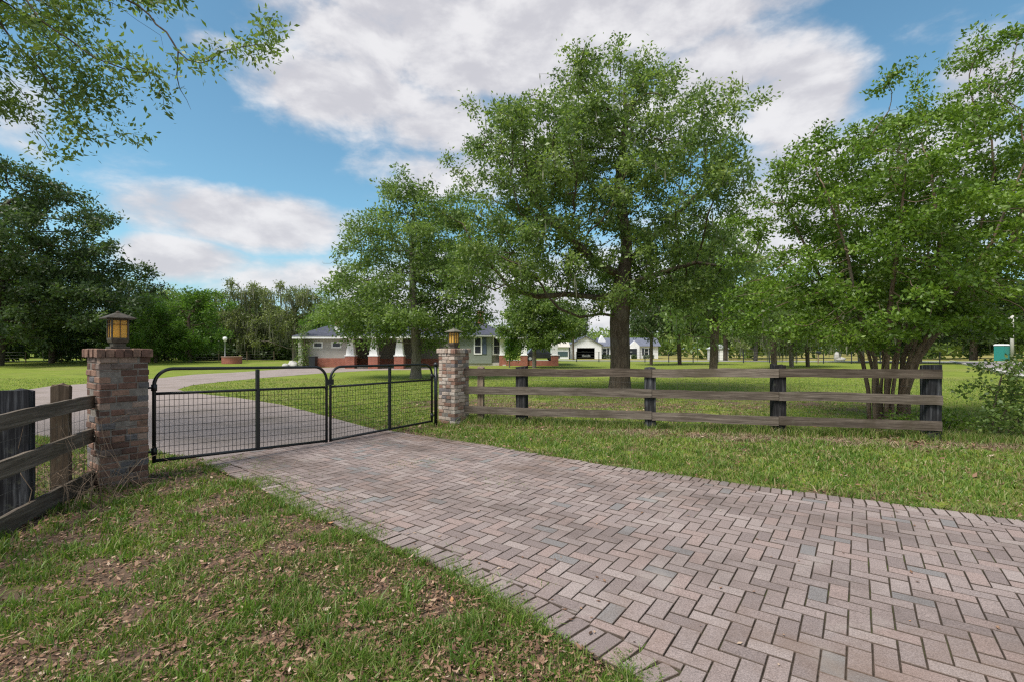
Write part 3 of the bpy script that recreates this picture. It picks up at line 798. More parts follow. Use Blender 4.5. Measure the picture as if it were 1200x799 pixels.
# ------------------------------------------------------------------ trees
def colonize(att, nodes, parents, step, kill, iters=160, jit=0.12, trop=(0, 0, 0), r=None):
    r = r or np.random.default_rng(1)
    P = np.zeros((30000, 3)); P[:len(nodes)] = nodes; par = list(parents); n = len(nodes); nch = {}
    D = np.full(len(att), 1e9); I = np.zeros(len(att), int)
    for k in range(n):
        d = np.linalg.norm(att - P[k], axis=1); u_ = d < D; D[u_] = d[u_]; I[u_] = k
    alive = D > kill; trop = np.array(trop)
    for it in range(iters):
        ids = np.where(alive)[0]
        if len(ids) == 0: break
        v = att[ids] - P[I[ids]]; v /= np.linalg.norm(v, axis=1)[:, None] + 1e-9
        keys, inv = np.unique(I[ids], return_inverse=True)
        sm = np.zeros((len(keys), 3)); np.add.at(sm, inv, v)
        new = []
        for k, key in enumerate(keys):
            if nch.get(key, 0) >= 4: alive[ids[inv == k]] = False; continue
            dv = sm[k]; dv = dv / (np.linalg.norm(dv) + 1e-9) + r.normal(0, jit, 3) + trop
            dv /= np.linalg.norm(dv) + 1e-9
            nch[key] = nch.get(key, 0) + 1
            new.append((P[key] + dv * step, key))
        for q, key in new:
            if n >= 30000: break
            P[n] = q; par.append(key)
            d = np.linalg.norm(att[ids] - q, axis=1); u_ = d < D[ids]; D[ids[u_]] = d[u_]; I[ids[u_]] = n; n += 1
        alive &= D > kill
    return P[:n], np.array(par)
def skeleton_mesh(P, par, base_r, tip_r):
    n = len(P); tips = np.zeros(n); has = np.zeros(n, bool)
    for i in range(n):
        if par[i] >= 0: has[par[i]] = True
    tips[~has] = 1
    for i in range(n - 1, 0, -1):
        if par[i] >= 0: tips[par[i]] += tips[i]
    e = math.log(max(tips[0], 2)) / math.log(base_r / tip_r)
    rad = tip_r * tips ** (1 / e)
    kids = [[] for _ in range(n)]
    for i in range(n):
        if par[i] >= 0: kids[par[i]].append(i)
    Vs, Qs, off = [], [], 0
    stack = [(-1, i) for i in range(n) if par[i] < 0]
    while stack:
        p0, i = stack.pop(); chain = [] if p0 < 0 else [p0]
        while True:
            chain.append(i)
            if not kids[i]: break
            ks = sorted(kids[i], key=lambda q: -tips[q])
            for q in ks[1:]: stack.append((i, q))
            i = ks[0]
        if len(chain) < 2: continue
        pts = P[chain]; rr = rad[chain].copy()
        if p0 >= 0: rr[0] = min(rr[0], rr[1] * 1.25)
        rr[-1] *= 0.5
        k = 12 if rr.max() > 0.09 else (7 if rr.max() > 0.03 else 4)
        T = np.gradient(pts, axis=0); T /= np.linalg.norm(T, axis=1)[:, None] + 1e-9
        ref = np.array([0, 0, 1.0]) if abs(T[0][2]) < 0.9 else np.array([1.0, 0, 0])
        a = np.cross(T[0], ref); ang = np.linspace(0, 2 * math.pi, k, endpoint=False); rows = []
        for q in range(len(pts)):
            a = a - T[q] * a.dot(T[q]); a /= np.linalg.norm(a) + 1e-9; b_ = np.cross(T[q], a)
            rows.append(pts[q] + rr[q] * (np.cos(ang)[:, None] * a + np.sin(ang)[:, None] * b_))
        Vs.append(np.concatenate(rows)); m_ = len(pts)
        I = np.arange(m_ * k).reshape(m_, k); J = np.roll(I, -1, 1)
        Qs.append(np.stack([I[:-1], J[:-1], J[1:], I[1:]], -1).reshape(-1, 4) + off); off += m_ * k
    return np.concatenate(Vs), np.concatenate(Qs), tips, rad
def leaf_quads(cen, dirs, L, Wd, r, fold=0.18):
    n = len(cen); d = dirs / (np.linalg.norm(dirs, axis=1)[:, None] + 1e-9)
    s = np.cross(d, r.normal(0, 1, (n, 3))); s /= np.linalg.norm(s, axis=1)[:, None] + 1e-9
    nn = np.cross(d, s)
    L = np.asarray(L).reshape(-1, 1); Wd = np.asarray(Wd).reshape(-1, 1)
    mid = cen + d * L * 0.48 - nn * Wd * fold
    V = np.stack([cen, mid + s * Wd / 2, cen + d * L, mid - s * Wd / 2], 1).reshape(-1, 3)
    return V, np.arange(4 * n).reshape(n, 4)
def crown_leaves(P, par, tips, r, per, spread, size, maxtips=3, aspect=0.5, droop=0.15, up=0.0, gap=0.0, flat=0.0):
    sel = np.where(tips <= maxtips)[0]; sel = sel[par[sel] >= 0]
    if gap > 0:       # open windows between leaf clumps
        q = P[sel] * np.array([1, 1, 2.4 if flat else 1.0]) + (np.array([0, 0, -0.9]) * P[sel][:, :1] if flat else 0); wl = spread * 9.0; f3 = np.zeros(len(sel))
        for k in range(6):
            kv = r.normal(0, 1, 3); kv *= 2 * math.pi / (wl * r.uniform(0.6, 1.6)) / np.linalg.norm(kv); f3 += np.sin(q @ kv + r.uniform(0, 6.28))
        sel = sel[f3 > np.quantile(f3, gap)]
    c = np.repeat(sel, per); d0 = P[c] - P[par[c]]
    t = r.random((len(c), 1)); pos = P[par[c]] + d0 * t + r.normal(0, 1, (len(c), 3)) * np.array([1, 1, 0.42 if flat else 0.75]) * spread
    dirs = r.normal(0, 0.8, (len(c), 3)) + 0.5 * d0 / (np.linalg.norm(d0, axis=1)[:, None] + 1e-9) + (pos - P[c]) / spread * 0.3; dirs[:, 2] -= droop
    L = size * (0.5 + 1.05 * r.beta(2, 2.2, len(c)))
    V, Q = leaf_quads(pos, dirs, L, L * aspect, r)
    clump = r.random(len(P)); rnd = np.clip(0.5 * clump[c] + 0.42 * r.random(len(c)) + 0.1 * (r.random(len(c)) < 0.08), 0, 1)
    return V, Q, rnd
def sample_lobes(lobes, n, r, clumps=0, csp=0.5, zf=0.7):
    """points in a union of ellipsoids (cx,cy,cz,rx,ry,rz,weight); gathered in clumps"""
    vol = np.array([l[3] * l[4] * l[5] * l[6] for l in lobes]); k = r.choice(len(lobes), n if not clumps else clumps, p=vol / vol.sum())
    A = np.array(lobes)[k]; d = r.normal(0, 1, (len(k), 3)); d /= np.linalg.norm(d, axis=1)[:, None]
    p = A[:, :3] + d * A[:, 3:6] * (r.random((len(k), 1)) ** 0.42)
    if clumps:
        q = r.integers(0, clumps, n); p = p[q] + r.normal(0, csp, (n, 3)) * np.array([1, 1, zf])
    return p
def moss_strands(P, sel, r, n, length, width):
    c = r.choice(sel, n); p = P[c] + r.normal(0, 0.25, (n, 3)); L = length * r.uniform(0.4, 1.3, n)
    w = width * r.uniform(0.6, 1.4, n); a = r.uniform(0, math.pi, n); sx = np.stack([np.cos(a), np.sin(a), 0 * a], 1) * w[:, None]
    dn = np.stack([r.normal(0, 0.06, n), r.normal(0, 0.06, n), -np.ones(n)], 1) * L[:, None]
    V = np.stack([p, p + dn * 0.5 + sx, p + dn, p + dn * 0.45 - sx], 1).reshape(-1, 3)
    return V, np.arange(4 * n).reshape(n, 4), r.random(n)
def tree(name, label, cat, base, lobes, trunk, base_r, leafm, bark, seed, natt=900, clumps=120, csp=0.6, step=0.35, kill=0.4, per=30, spread=0.22, size=0.09, aspect=0.5, tip_r=0.008,
         maxtips=3, group=None, moss=0, mosslen=1.0, trunks=None, jit=0.12, droop=0.15, flare=0.0, iters=160, gap=0.22, flat=0.0):
    """lobes and trunk points are in metres relative to the base"""
    r = np.random.default_rng(seed)
    att = sample_lobes(lobes, natt, r, clumps, csp, 0.35 if flat else 0.7)
    nodes, par = [], []
    for tp in (trunks or [trunk]):
        tp = np.asarray(tp, float)
        # densify
        prev = -1 if not nodes or tp.shape[1] == 3 else -1
        dens = [tp[0]]
        for a, b_ in zip(tp[:-1], tp[1:]):
            k = max(1, int(np.linalg.norm(b_ - a) / step))
            dens += [a + (b_ - a) * q / k for q in range(1, k + 1)]
        dens = np.array(dens); 
        st = -1
        if nodes:
            dd = np.linalg.norm(np.array(nodes) - dens[0], axis=1)
            if dd.min() < 0.25 * max(1, step): st = int(dd.argmin()); dens = dens[1:]
        for q in dens: par.append(st); nodes.append(q); st = len(nodes) - 1
    P, par = colonize(att, np.array(nodes), par, step, kill, iters, jit, (0, 0, 0), r)
    Vt, Qt, tips, rad = skeleton_mesh(P, par, base_r, tip_r)
    if flare:
        h = np.clip(Vt[:, 2], 0, None); k = 1 + flare * np.exp(-h / 0.35); near = (np.hypot(Vt[:, 0], Vt[:, 1]) < base_r * 3)
        Vt[near, :2] *= k[near, None]
    t = thing(name, label, cat, base, 0, group)
    put('trunk', np_mesh('trunk', Vt, Qt, None, True), bark, t)
    V, Q, rnd = crown_leaves(P, par, tips, r, per, spread, size, maxtips, aspect, droop, 0.0, gap, flat)
    put('crown', np_mesh('crown', V, Q, rnd), leafm, t)
    if moss:
        V, Q, rn = moss_strands(P, np.where(tips <= 4)[0], r, moss, mosslen, 0.05 * mosslen)
        tag(put('spanish_moss', np_mesh('spanish_moss', V, Q, rn), MOSS, t), kind='stuff')
    print(name, len(P), 'nodes', len(Q), 'leaves')
    return t
def lob(items, Y, base, depth):
    """crown lobes read off the photograph, given real positions at distance Y: (px, py, half width px, half height px[, depth offset])"""
    out = []; k = Y / F
    for it in items:
        px, py, rw, rh = it[:4]; dy = it[4] if len(it) > 4 else 0.0; wt_ = it[5] if len(it) > 5 else 1.0
        out.append(((px - HX) * k - base[0], dy, EYE - (py - HY) * k, rw * k, min(depth, max(rw * k * 1.1, 0.6)), rh * k, wt_))
    return out
def pt(px, py, Y, base, dy=0.0):
    k = (Y + dy) / F
    return ((px - HX) * k - base[0], dy, EYE - (py - HY) * k)

# the big oak behind the fence
Y = 16.3; bs = (3.62, Y, 0)
tree('oak_tree', 'large spreading oak with thick forked trunk behind the plank fence', 'tree', bs,
     lob([(705, 200, 130, 100), (735, 95, 62, 50), (700, 130, 80, 50), (585, 170, 62, 42), (560, 250, 60, 50), (620, 250, 90, 70), (830, 140, 48, 50), (825, 215, 60, 60), (810, 305, 78, 44, 0.0, 1.8), (775, 335, 60, 24, -1.0, 2.0), (560, 305, 58, 40, 0, 1.6), (620, 318, 75, 28, -1.5, 1.6), (840, 330, 45, 22, 0.8, 1.6),
          (650, 310, 110, 32), (740, 330, 80, 28, 1.5), (870, 205, 22, 20), (530, 165, 20, 14), (620, 200, 60, 40, -2.5), (760, 230, 70, 60, -2.5)], Y, bs, 3.6),
     None, 0.33, LEAF_OAK, BARK, 11, natt=3300, clumps=430, csp=0.40, step=0.29, kill=0.34, per=70, spread=0.15, size=0.112, tip_r=0.007, flare=0.35, moss=260, mosslen=0.45,
     trunks=[[(0, 0, -0.1), (0.03, 0, 1.2), (0.0, 0, 2.4), pt(728, 345, Y, bs)], [pt(728, 345, Y, bs), pt(735, 290, Y, bs), pt(725, 220, Y, bs, 0.2), pt(735, 130, Y, bs)],
             [pt(726, 372, Y, bs, 0.0), pt(705, 368, Y, bs, -0.4), pt(680, 372, Y, bs, -0.7), pt(655, 362, Y, bs, -0.9), pt(640, 345, Y, bs, -1.1)],
             [pt(728, 345, Y, bs), pt(700, 349, Y, bs, 0.3), pt(665, 345, Y, bs, 0.5), pt(630, 348, Y, bs, 0.6), pt(600, 340, Y, bs, 0.6)],
             [pt(733, 325, Y, bs), pt(700, 310, Y, bs, -0.4), pt(675, 285, Y, bs, -0.8), pt(640, 255, Y, bs, -1.0)],
             [pt(733, 310, Y, bs), pt(775, 270, Y, bs, 0.3), pt(820, 225, Y, bs, 0.4)],
             [pt(731, 335, Y, bs), pt(770, 322, Y, bs, -0.6), pt(815, 308, Y, bs, -0.8), pt(845, 312, Y, bs, -0.8)]])

# the slimmer oak by the drive
Y = 25.0; bs = (-4.98, Y, 0)
tree('oak_tree', 'slender fresh green oak on the lawn in front of the carport columns', 'tree', bs,
     lob([(478, 240, 34, 32, 0, 1.6), (520, 245, 32, 32, 0, 1.3), (438, 280, 38, 34, 0, 1.2), (500, 290, 60, 45), (428, 330, 50, 40), (530, 315, 60, 55), (480, 355, 90, 42), (412, 364, 42, 28), (470, 378, 70, 15, 0, 1.5), (532, 374, 36, 26, 0, 1.2), (440, 372, 50, 20, -1.5), (402, 330, 28, 30), (545, 345, 30, 36)], Y, bs, 4.0),
     [(0, 0, -0.1), (0.05, 0, 1.5), (-0.1, 0, 3.5), (-0.2, 0, 6.5), (-0.1, 0, 8.8)], 0.24, LEAF_FRESH, BARK_PALE, 12, natt=1700, clumps=260, csp=0.45, step=0.36, kill=0.42, per=72, spread=0.23, size=0.15, flare=0.5, gap=0.10)

# the crepe myrtle behind the fence
Y = 9.75; bs = (7.55, Y, 0)
tk = []
rr_ = np.random.default_rng(4)
for k in range(14):
    a = k * 2.4; r0 = 0.06 + 0.33 * (k / 14) ** 0.6; bx, by = r0 * math.cos(a), r0 * 0.7 * math.sin(a)
    sp_ = 1.0 + 1.6 * (k / 14)
    tx, ty = bx + (math.cos(a) + 0.12) * sp_ * 0.85, by + math.sin(a) * sp_ * 0.7
    tk.append([(bx, by, -0.1), (bx * 1.05 + rr_.normal(0, .03), by * 1.1, 0.7), (bx + (tx - bx) * 0.10 + rr_.normal(0, .04), by + (ty - by) * 0.1, 1.35), (bx + (tx - bx) * 0.34 + rr_.normal(0, .06), by + (ty - by) * 0.3, 2.2), (bx + (tx - bx) * 0.75 + rr_.normal(0, .1), by + (ty - by) * 0.75, 3.4), (tx + rr_.normal(0, .1), ty, 4.6 + rr_.normal(0, .3))])
tree('crepe_myrtle', 'bushy bright green multi-stemmed tree behind the right end of the fence', 'tree', bs,
     lob([(1040, 320, 110, 60), (950, 335, 75, 48), (1000, 235, 100, 62, 0, 1.5), (1110, 190, 85, 75), (1150, 310, 80, 75), (1230, 230, 90, 110), (1080, 120, 60, 45, 0, .7), (935, 195, 48, 40, 0, 1.0), (1160, 95, 60, 45, 0, .6), (1010, 155, 50, 30, 0, .9),
          (900, 362, 42, 30, -0.3, 1.5), (880, 375, 30, 24, 0.2, 1.6), (930, 388, 50, 20, -0.7, 2.0), (985, 398, 38, 14, -0.9, 1.6), (960, 375, 55, 26, -0.9, 1.3), (1080, 370, 60, 26, -0.9), (1050, 300, 90, 60, -1.4), (1140, 392, 50, 18, -0.6, 1.6), (1095, 375, 55, 22, -0.5, 1.4), (1185, 385, 45, 22, 0, 1.4), (1040, 350, 100, 36, 0.8, 1.3), (910, 290, 36, 40), (1125, 50, 22, 22, 0, .3), (1190, 60, 30, 30, 0, .4)], Y, bs, 2.0),
     None, 0.15, LEAF_MYRTLE, BARK_MYRTLE, 13, natt=4600, clumps=640, csp=0.24, step=0.19, kill=0.21, per=64, spread=0.105, size=0.074, aspect=0.52, tip_r=0.0035, trunks=tk, maxtips=3, droop=0.05, iters=120, gap=0.30, flat=1.0)

# the tree whose limbs hang into the top left corner; its trunk stands outside the frame
bs = (-9.6, 6.4, 0); Y = 5.9
L0 = lob([(30, 40, 75, 55), (110, 40, 60, 36), (160, 75, 36, 26), (45, 110, 62, 34), (70, 150, 40, 18), (180, 105, 26, 20), (203, 140, 10, 16), (222, 85, 14, 14), (250, 8, 26, 10), (288, 22, 22, 9), (20, 165, 30, 18), (95, 190, 8, 7),
          (-90, 40, 90, 90), (-60, -60, 140, 60), (120, -50, 110, 36)], Y, bs, 0.9)
L0 += [(0, 0, 7.5, 3.6, 3.2, 2.2, 0.25), (-2.5, 1.5, 7.0, 2.5, 2.5, 2.0, 0.25)]
tree('overhanging_oak', 'oak whose leafy limbs hang into the top left of the view', 'tree', bs, L0, None, 0.17, LEAF_OAK, BARK, 14, natt=2100, clumps=380, csp=0.13, step=0.15, kill=0.17, per=44, spread=0.10, size=0.075, aspect=0.42, tip_r=0.003,
     trunks=[[(0, 0, -0.1), (0.1, 0, 2), (0.3, -0.1, 4.0), (0.6, -0.2, 6.2)], [(0.3, -0.1, 4.0), (1.6, -0.4, 5.0), (3.2, -0.5, 5.7), (3.9, -0.5, 6.4)], [(0.3, -0.1, 4.0), (0.9, 0.8, 6.0), (1.0, 1.2, 7.5)]], maxtips=3, iters=140)

# the dark oak at the left edge
Y = 44.0; bs = (-47.0, Y, 0)
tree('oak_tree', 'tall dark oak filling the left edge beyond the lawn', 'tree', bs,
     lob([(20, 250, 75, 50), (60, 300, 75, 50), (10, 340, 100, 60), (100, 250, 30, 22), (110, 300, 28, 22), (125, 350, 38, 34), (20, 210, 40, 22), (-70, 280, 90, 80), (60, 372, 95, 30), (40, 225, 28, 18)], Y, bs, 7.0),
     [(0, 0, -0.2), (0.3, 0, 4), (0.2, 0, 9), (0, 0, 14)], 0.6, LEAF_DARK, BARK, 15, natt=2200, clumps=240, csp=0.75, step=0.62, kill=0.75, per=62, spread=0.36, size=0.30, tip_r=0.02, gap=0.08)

# round tree in front of the porch
Y = 38.5; bs = ((626 - HX) * Y / F, Y, 0)
tree('porch_tree', 'small dense round tree standing in front of the porch columns', 'tree', bs,
     lob([(632, 370, 46, 24), (606, 380, 20, 18), (660, 378, 26, 16), (632, 396, 26, 10), (626, 350, 30, 14)], Y, bs, 2.6),
     [(0, 0, -0.1), (0.02, 0, 0.8), (0.0, 0, 1.8), (-0.1, 0, 3.4)], 0.16, LEAF_OAK, BARK_PALE, 16, natt=800, clumps=110, csp=0.35, step=0.32, kill=0.36, per=60, spread=0.22, size=0.2, gap=0.08)
bs = ((597 - HX) * 39 / F, 39, 0)
tree('young_tree', 'low yellow green bush tree between the blue shutter and porch column', 'tree', bs,
     lob([(602, 404, 10, 12), (597, 413, 7, 7), (605, 392, 9, 8)], 39, bs, 1.0), [(0, 0, -0.1), (0, 0, 0.6), (0.1, 0, 1.4)], 0.05, LEAF_BRIGHT, BARK_PALE, 17, natt=200, clumps=30, csp=0.2, step=0.2, kill=0.22, per=26, spread=0.13, size=0.15)

# background trees: five kinds, each copied
def kind(seed, H, Rr, zlow, leafm, bark, size, natt=520, moss=0, flat=1.0, per=42):
    r = np.random.default_rng(seed); lobes = []
    for k in range(9):
        a = r.uniform(0, 2 * math.pi); q = r.uniform(0.15, 0.62) * Rr; z = zlow + (H - zlow) * r.uniform(0.2, 0.8)
        sh = 1.0 - 0.35 * max(0, (z - zlow) / (H - zlow) - 0.5)
        lobes.append((q * math.cos(a) * sh, q * math.sin(a) * sh, z, Rr * 0.5 * sh, Rr * 0.5 * sh, (H - zlow) * 0.24 * flat, 1))
    lobes.append((0, 0, H * 0.8, Rr * 0.45, Rr * 0.45, H * 0.17, 1)); lobes.append((0, 0, zlow + (H - zlow) * 0.3, Rr * 0.85, Rr * 0.85, (H - zlow) * 0.28, 1.3))
    return dict(lobes=lobes, trunk=[(0, 0, -0.8), (0.15, 0.1, H * 0.25), (-0.1, 0, H * 0.6)], base_r=0.028 * H, leafm=leafm, bark=bark, seed=seed, natt=natt, clumps=95, csp=0.07 * H, step=0.05 * H, kill=0.06 * H, per=per, spread=0.032 * H, size=size, tip_r=0.0022 * H, moss=moss, mosslen=0.14 * H)
PROTO = {}
def grow_kind(k, name, label, loc, sc, rz, group):
    K = KINDS[k]
    if k not in PROTO:
        t = tree(name, label, 'tree', loc, K['lobes'], K['trunk'], K['base_r'], K['leafm'], K['bark'], K['seed'], **{q: K[q] for q in ('natt', 'clumps', 'csp', 'step', 'kill', 'per', 'spread', 'size', 'tip_r', 'moss', 'mosslen')})
        tag(t, group=group); PROTO[k] = t
    else:
        s = PROTO[k]; t = thing(name, label, 'tree', loc, 0, group)
        for chd in s.children:
            d = chd.copy(); C.objects.link(d); d.parent = t
    t.location = loc; t.rotation_euler = (0, 0, rz); t.scale = sc
    return t
KINDS = {
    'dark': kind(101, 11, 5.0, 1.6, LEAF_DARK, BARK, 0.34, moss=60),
    'bright': kind(102, 9, 4.0, 0.8, LEAF_BRIGHT, BARK, 0.28),
    'mossy': kind(103, 12, 5.8, 2.2, LEAF_GREY, BARK_PALE, 0.32, moss=900),
    'oak': kind(104, 11, 5.2, 2.6, LEAF_FRESH, BARK, 0.30, moss=60),
    'shade': kind(105, 9, 5.6, 2.4, LEAF_DARK, BARK, 0.28, natt=620),
}
def bgt(k, px, top, Y, wide, label, group, name='oak_tree', sink=0.0, rz=None):
    """tree at photo column px, its top at photo row top, standing Y metres away"""
    X = (px - HX) * Y / F; z = float(gz(X, Y)); H = EYE + (HY - top) * Y / F - z
    h0 = {'dark': 11, 'bright': 9, 'mossy': 12, 'oak': 11, 'shade': 9}[k] * 1.03
    s = H / h0
    grow_kind(k, name, label, (X, Y, z - sink), (s * wide, s * wide, s), random.uniform(0, 6.28) if rz is None else rz, group)
LW = 'trees of the wood beyond the left lawn'
bgt('dark', 150, 308, 56, 1.0, 'dark bushy tree right of the tall dark oak at the lawn edge', LW)
bgt('dark', 60, 335, 52, 1.3, 'dark broad tree directly behind the near lantern pillar fence', LW)
bgt('dark', -20, 300, 55, 1.3, 'dark tree at the extreme left edge of the wood', LW)
bgt('bright', 222, 336, 54, 1.0, 'bright lime green leafy tree in the middle of the left wood', LW, 'leafy_tree')
bgt('bright', 182, 345, 53, 0.9, 'mid green tree just right of the near lantern', LW, 'leafy_tree')
bgt('oak', 195, 318, 66, 1.1, 'tall green oak behind the lime green tree', LW)
bgt('mossy', 292, 322, 66, 0.85, 'grey green oak hung with moss above the globe lamp', LW)
bgt('mossy', 345, 326, 63, 0.9, 'grey green oak draped in long moss left of the garage roof', LW)
bgt('mossy', 252, 334, 68, 0.85, 'mossy oak between the lime green tree and globe lamp', LW)
bgt('dark', 268, 360, 71, 1.2, 'dark undergrowth tree behind the round brick planter', LW)
bgt('dark', 320, 362, 71, 1.2, 'dark undergrowth tree behind the lawn left of the garage', LW)
bgt('bright', 378, 366, 52, 0.8, 'bright green tree rising behind the garage chimney', LW, 'leafy_tree')
bgt('oak', 405, 335, 70, 1.1, 'oak behind the garage roof left of the slender oak', LW)
RW = 'trees beyond the lawn on the right'
bgt('shade', 763, 332, 45, 0.72, 'dark tree on the lawn just right of the big oak trunk', RW, 'shade_tree', 0.0, 0.4)
bgt('shade', 797, 322, 46.5, 0.8, 'dark spreading tree with black trunk at the lawn edge', RW, 'shade_tree', 0.0, 2.2)
bgt('oak', 835, 226, 30, 0.80, 'middling oak on the lawn filling the gap between the big oak and the bright myrtle', RW)
bgt('oak', 908, 296, 35, 0.85, 'lower oak half hidden behind the left side of the bright myrtle', RW)
bgt('oak', 850, 318, 62, 0.9, 'green oak behind the pale grey shed', RW)
bgt('mossy', 885, 330, 60, 0.9, 'moss hung oak between the pale shed and the bright myrtle', RW)
bgt('mossy', 928, 325, 40, 0.85, 'pale trunked oak seen under the myrtle leaves left of its stems', RW)
bgt('oak', 947, 330, 41, 0.8, 'dark trunked oak close beside the pale trunked one', RW)
bgt('mossy', 1010, 300, 52, 1.0, 'mossy oak far behind the myrtle stems', RW)
bgt('dark', 1075, 300, 50, 1.2, 'dark oak behind the end post of the fence', RW)
bgt('dark', 1140, 312, 68, 1.3, 'dark oak left of the utility pole across the lane', RW)
bgt('dark', 1222, 312, 64, 1.2, 'dark oak at the right edge behind the utility pole', RW)
bgt('shade', 672, 352, 88, 0.6, 'dark tree in front of the white gabled garage roof', RW, 'shade_tree', -0.4)
bgt('oak', 560, 372, 66, 0.9, 'oak behind the main house roof and its chimney', RW)
bgt('oak', 640, 375, 122, 0.9, 'far oak behind the beige shed', RW)

# far woods closing the horizon: one mass
r = np.random.default_rng(77); Vs, Qs, Rs = [], [], []; off = 0
spots = [(-150 + 420 * k / 120 + r.normal(0, 1.5), 135 + r.uniform(0, 40), r.uniform(7.5, 12.5)) for k in range(120)]
spots += [(38 + 150 * k / 46 + r.normal(0, 1), 92 + r.uniform(0, 16), r.uniform(9, 14.5)) for k in range(46)]
spots += [(-135 + 112 * k / 40 + r.normal(0, 1), 76 + r.uniform(0, 10), r.uniform(5.5, 9.5)) for k in range(40)]
for X, Yk, H in spots:
    if -20 < X < 60 and Yk > 130: H *= 0.8
    z0 = float(gz(X, Yk)); n_ = 520; d = r.normal(0, 1, (n_, 3)); d /= np.linalg.norm(d, axis=1)[:, None]
    p_ = np.array([X, Yk, z0 + H * 0.52]) + d * np.array([4.2, 4.2, H * 0.5]) * (r.random((n_, 1)) ** 0.35) + r.normal(0, 0.4, (n_, 3))
    V, Q = leaf_quads(p_, r.normal(0, 1, (n_, 3)), r.uniform(0.8, 1.6, n_), r.uniform(0.5, 0.9, n_), r)
    Vs.append(V); Qs.append(Q + off); off += len(V); Rs.append(np.clip(r.random() * 0.5 + 0.5 * r.random(n_), 0, 1))
tag(put('far_woods', np_mesh('far_woods', np.concatenate(Vs), np.concatenate(Qs), np.concatenate(Rs)), LEAF_OAK), 'distant woods along the horizon beyond the street', 'woods', None, 'stuff')

r = np.random.default_rng(78); Vs, Qs, Rs = [], [], []; off = 0
path = np.array([(-95, 44), (-74, 47), (-48, 57), (-32, 65), (-15, 72)], float); seg = np.linspace(0, 4, 90)
for q_ in seg:
    X = np.interp(q_, np.arange(5), path[:, 0]) + r.normal(0, 0.8); Yk = np.interp(q_, np.arange(5), path[:, 1]) + r.uniform(0, 5); H = r.uniform(1.8, 4.2)
    n_ = 300; d = r.normal(0, 1, (n_, 3)); d /= np.linalg.norm(d, axis=1)[:, None]
    p_ = np.array([X, Yk, H * 0.45]) + d * np.array([1.6, 1.6, H * 0.5]) * (r.random((n_, 1)) ** 0.35); p_[:, 2] = np.maximum(p_[:, 2], 0.02)
    V, Q = leaf_quads(p_, r.normal(0, 1, (n_, 3)), r.uniform(0.3, 0.6, n_), r.uniform(0.18, 0.34, n_), r)
    Vs.append(V); Qs.append(Q + off); off += len(V); Rs.append(np.clip(r.random() * 0.6 + 0.4 * r.random(n_), 0, 1))
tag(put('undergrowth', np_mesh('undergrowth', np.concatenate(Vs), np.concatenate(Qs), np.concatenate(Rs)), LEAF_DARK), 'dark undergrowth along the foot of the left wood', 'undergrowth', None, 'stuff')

# ------------------------------------------------------------------ house across the lawn
def window(parent, c, w, h, ax_='x', depth=0.06, cross=True):
    """framed window on a wall that faces -Y"""
    x, y, z = c
    f = MB(); e = 0.11
    f.box((x, y - depth / 2, z + h / 2 - e / 2), (w, depth, e)); f.box((x, y - depth / 2, z - h / 2 + e / 2), (w, depth, e))
    f.box((x - w / 2 + e / 2, y - depth / 2, z), (e, depth, h - 2 * e)); f.box((x + w / 2 - e / 2, y - depth / 2, z), (e, depth, h - 2 * e))
    if cross: f.box((x, y - depth / 2 + 0.008, z), (w - 2 * e, depth - 0.02, 0.05))
    o = f.build('window', WHITE, parent)
    q = MB(); q.box((x, y - 0.012, z), (w - 2 * e + 0.01, 0.014, h - 2 * e + 0.01)); q.build('pane', GLASS, o)
def hip(mb, x0, x1, y0, y1, z, h, ins):
    V = [(x0, y0, z), (x1, y0, z), (x1, y1, z), (x0, y1, z), (x0 + ins, (y0 + y1) / 2, z + h), (x1 - ins, (y0 + y1) / 2, z + h)]
    mb.add(V, [(0, 1, 5, 4), (1, 2, 5), (2, 3, 4, 5), (3, 0, 4), (0, 3, 2, 1)])
hs = thing('house', 'grey bungalow with slate hip roofs, red brick base and white tapered porch columns', 'house', (0, 0, 0))
# garage wing
gx0, gx1, gy = -16.7, -13.6, 40.0
q = MB(); q.box(((gx0 + gx1) / 2, gy + 3.5, 1.56), (gx1 - gx0, 7, 1.6)); q.box((-17.3, gy + 4.0, 1.2), (1.2 - 0.01, 6, 2.32)); q.build('wall', SIDING_GREY, hs)
q = MB(); q.box(((gx0 + gx1) / 2, gy + 3.49, 0.38), (gx1 - gx0 + 0.08, 7.06, 0.76)); q.build('brick_base', HOUSE_BRICK, hs)
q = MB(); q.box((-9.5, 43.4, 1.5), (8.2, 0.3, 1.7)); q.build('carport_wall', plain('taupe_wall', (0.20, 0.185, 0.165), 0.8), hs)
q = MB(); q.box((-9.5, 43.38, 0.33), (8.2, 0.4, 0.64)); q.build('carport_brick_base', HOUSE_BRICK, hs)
for cx in (-16.03, -14.5): window(hs, (cx, gy, 1.83), 0.82, 0.52, cross=False)
rf = MB(); hip(rf, -17.95, -6.4, 39.3, 46.6, 2.52, 1.05, 1.7); ro = rf.build('roof', ROOF, hs); rf = MB(); hip(rf, -13.3, -6.5, 36.4, 44.0, 2.50, 0.75, 2.6); rf.build('carport_roof', ROOF, hs)
fs = MB(); fs.box((-15.6, 42.95, 2.42), (4.6, 7.2, 0.19)); fs.build('fascia', WHITE, hs); fs = MB(); fs.box((-9.9, 40.2, 2.40), (6.7, 7.5, 0.18)); fs.build('carport_fascia', WHITE, hs)
q = MB(); q.box((-14.7, 40.9, 3.0), (0.42, 0.42, 0.7)); q.build('chimney_base', WHITE, ro); q = MB(); q.box((-14.7, 40.9, 3.85), (0.36, 0.36, 1.0)); q.box((-14.7, 40.9, 4.4), (0.44, 0.44, 0.1)); q.build('chimney', HOUSE_BRICK, ro)
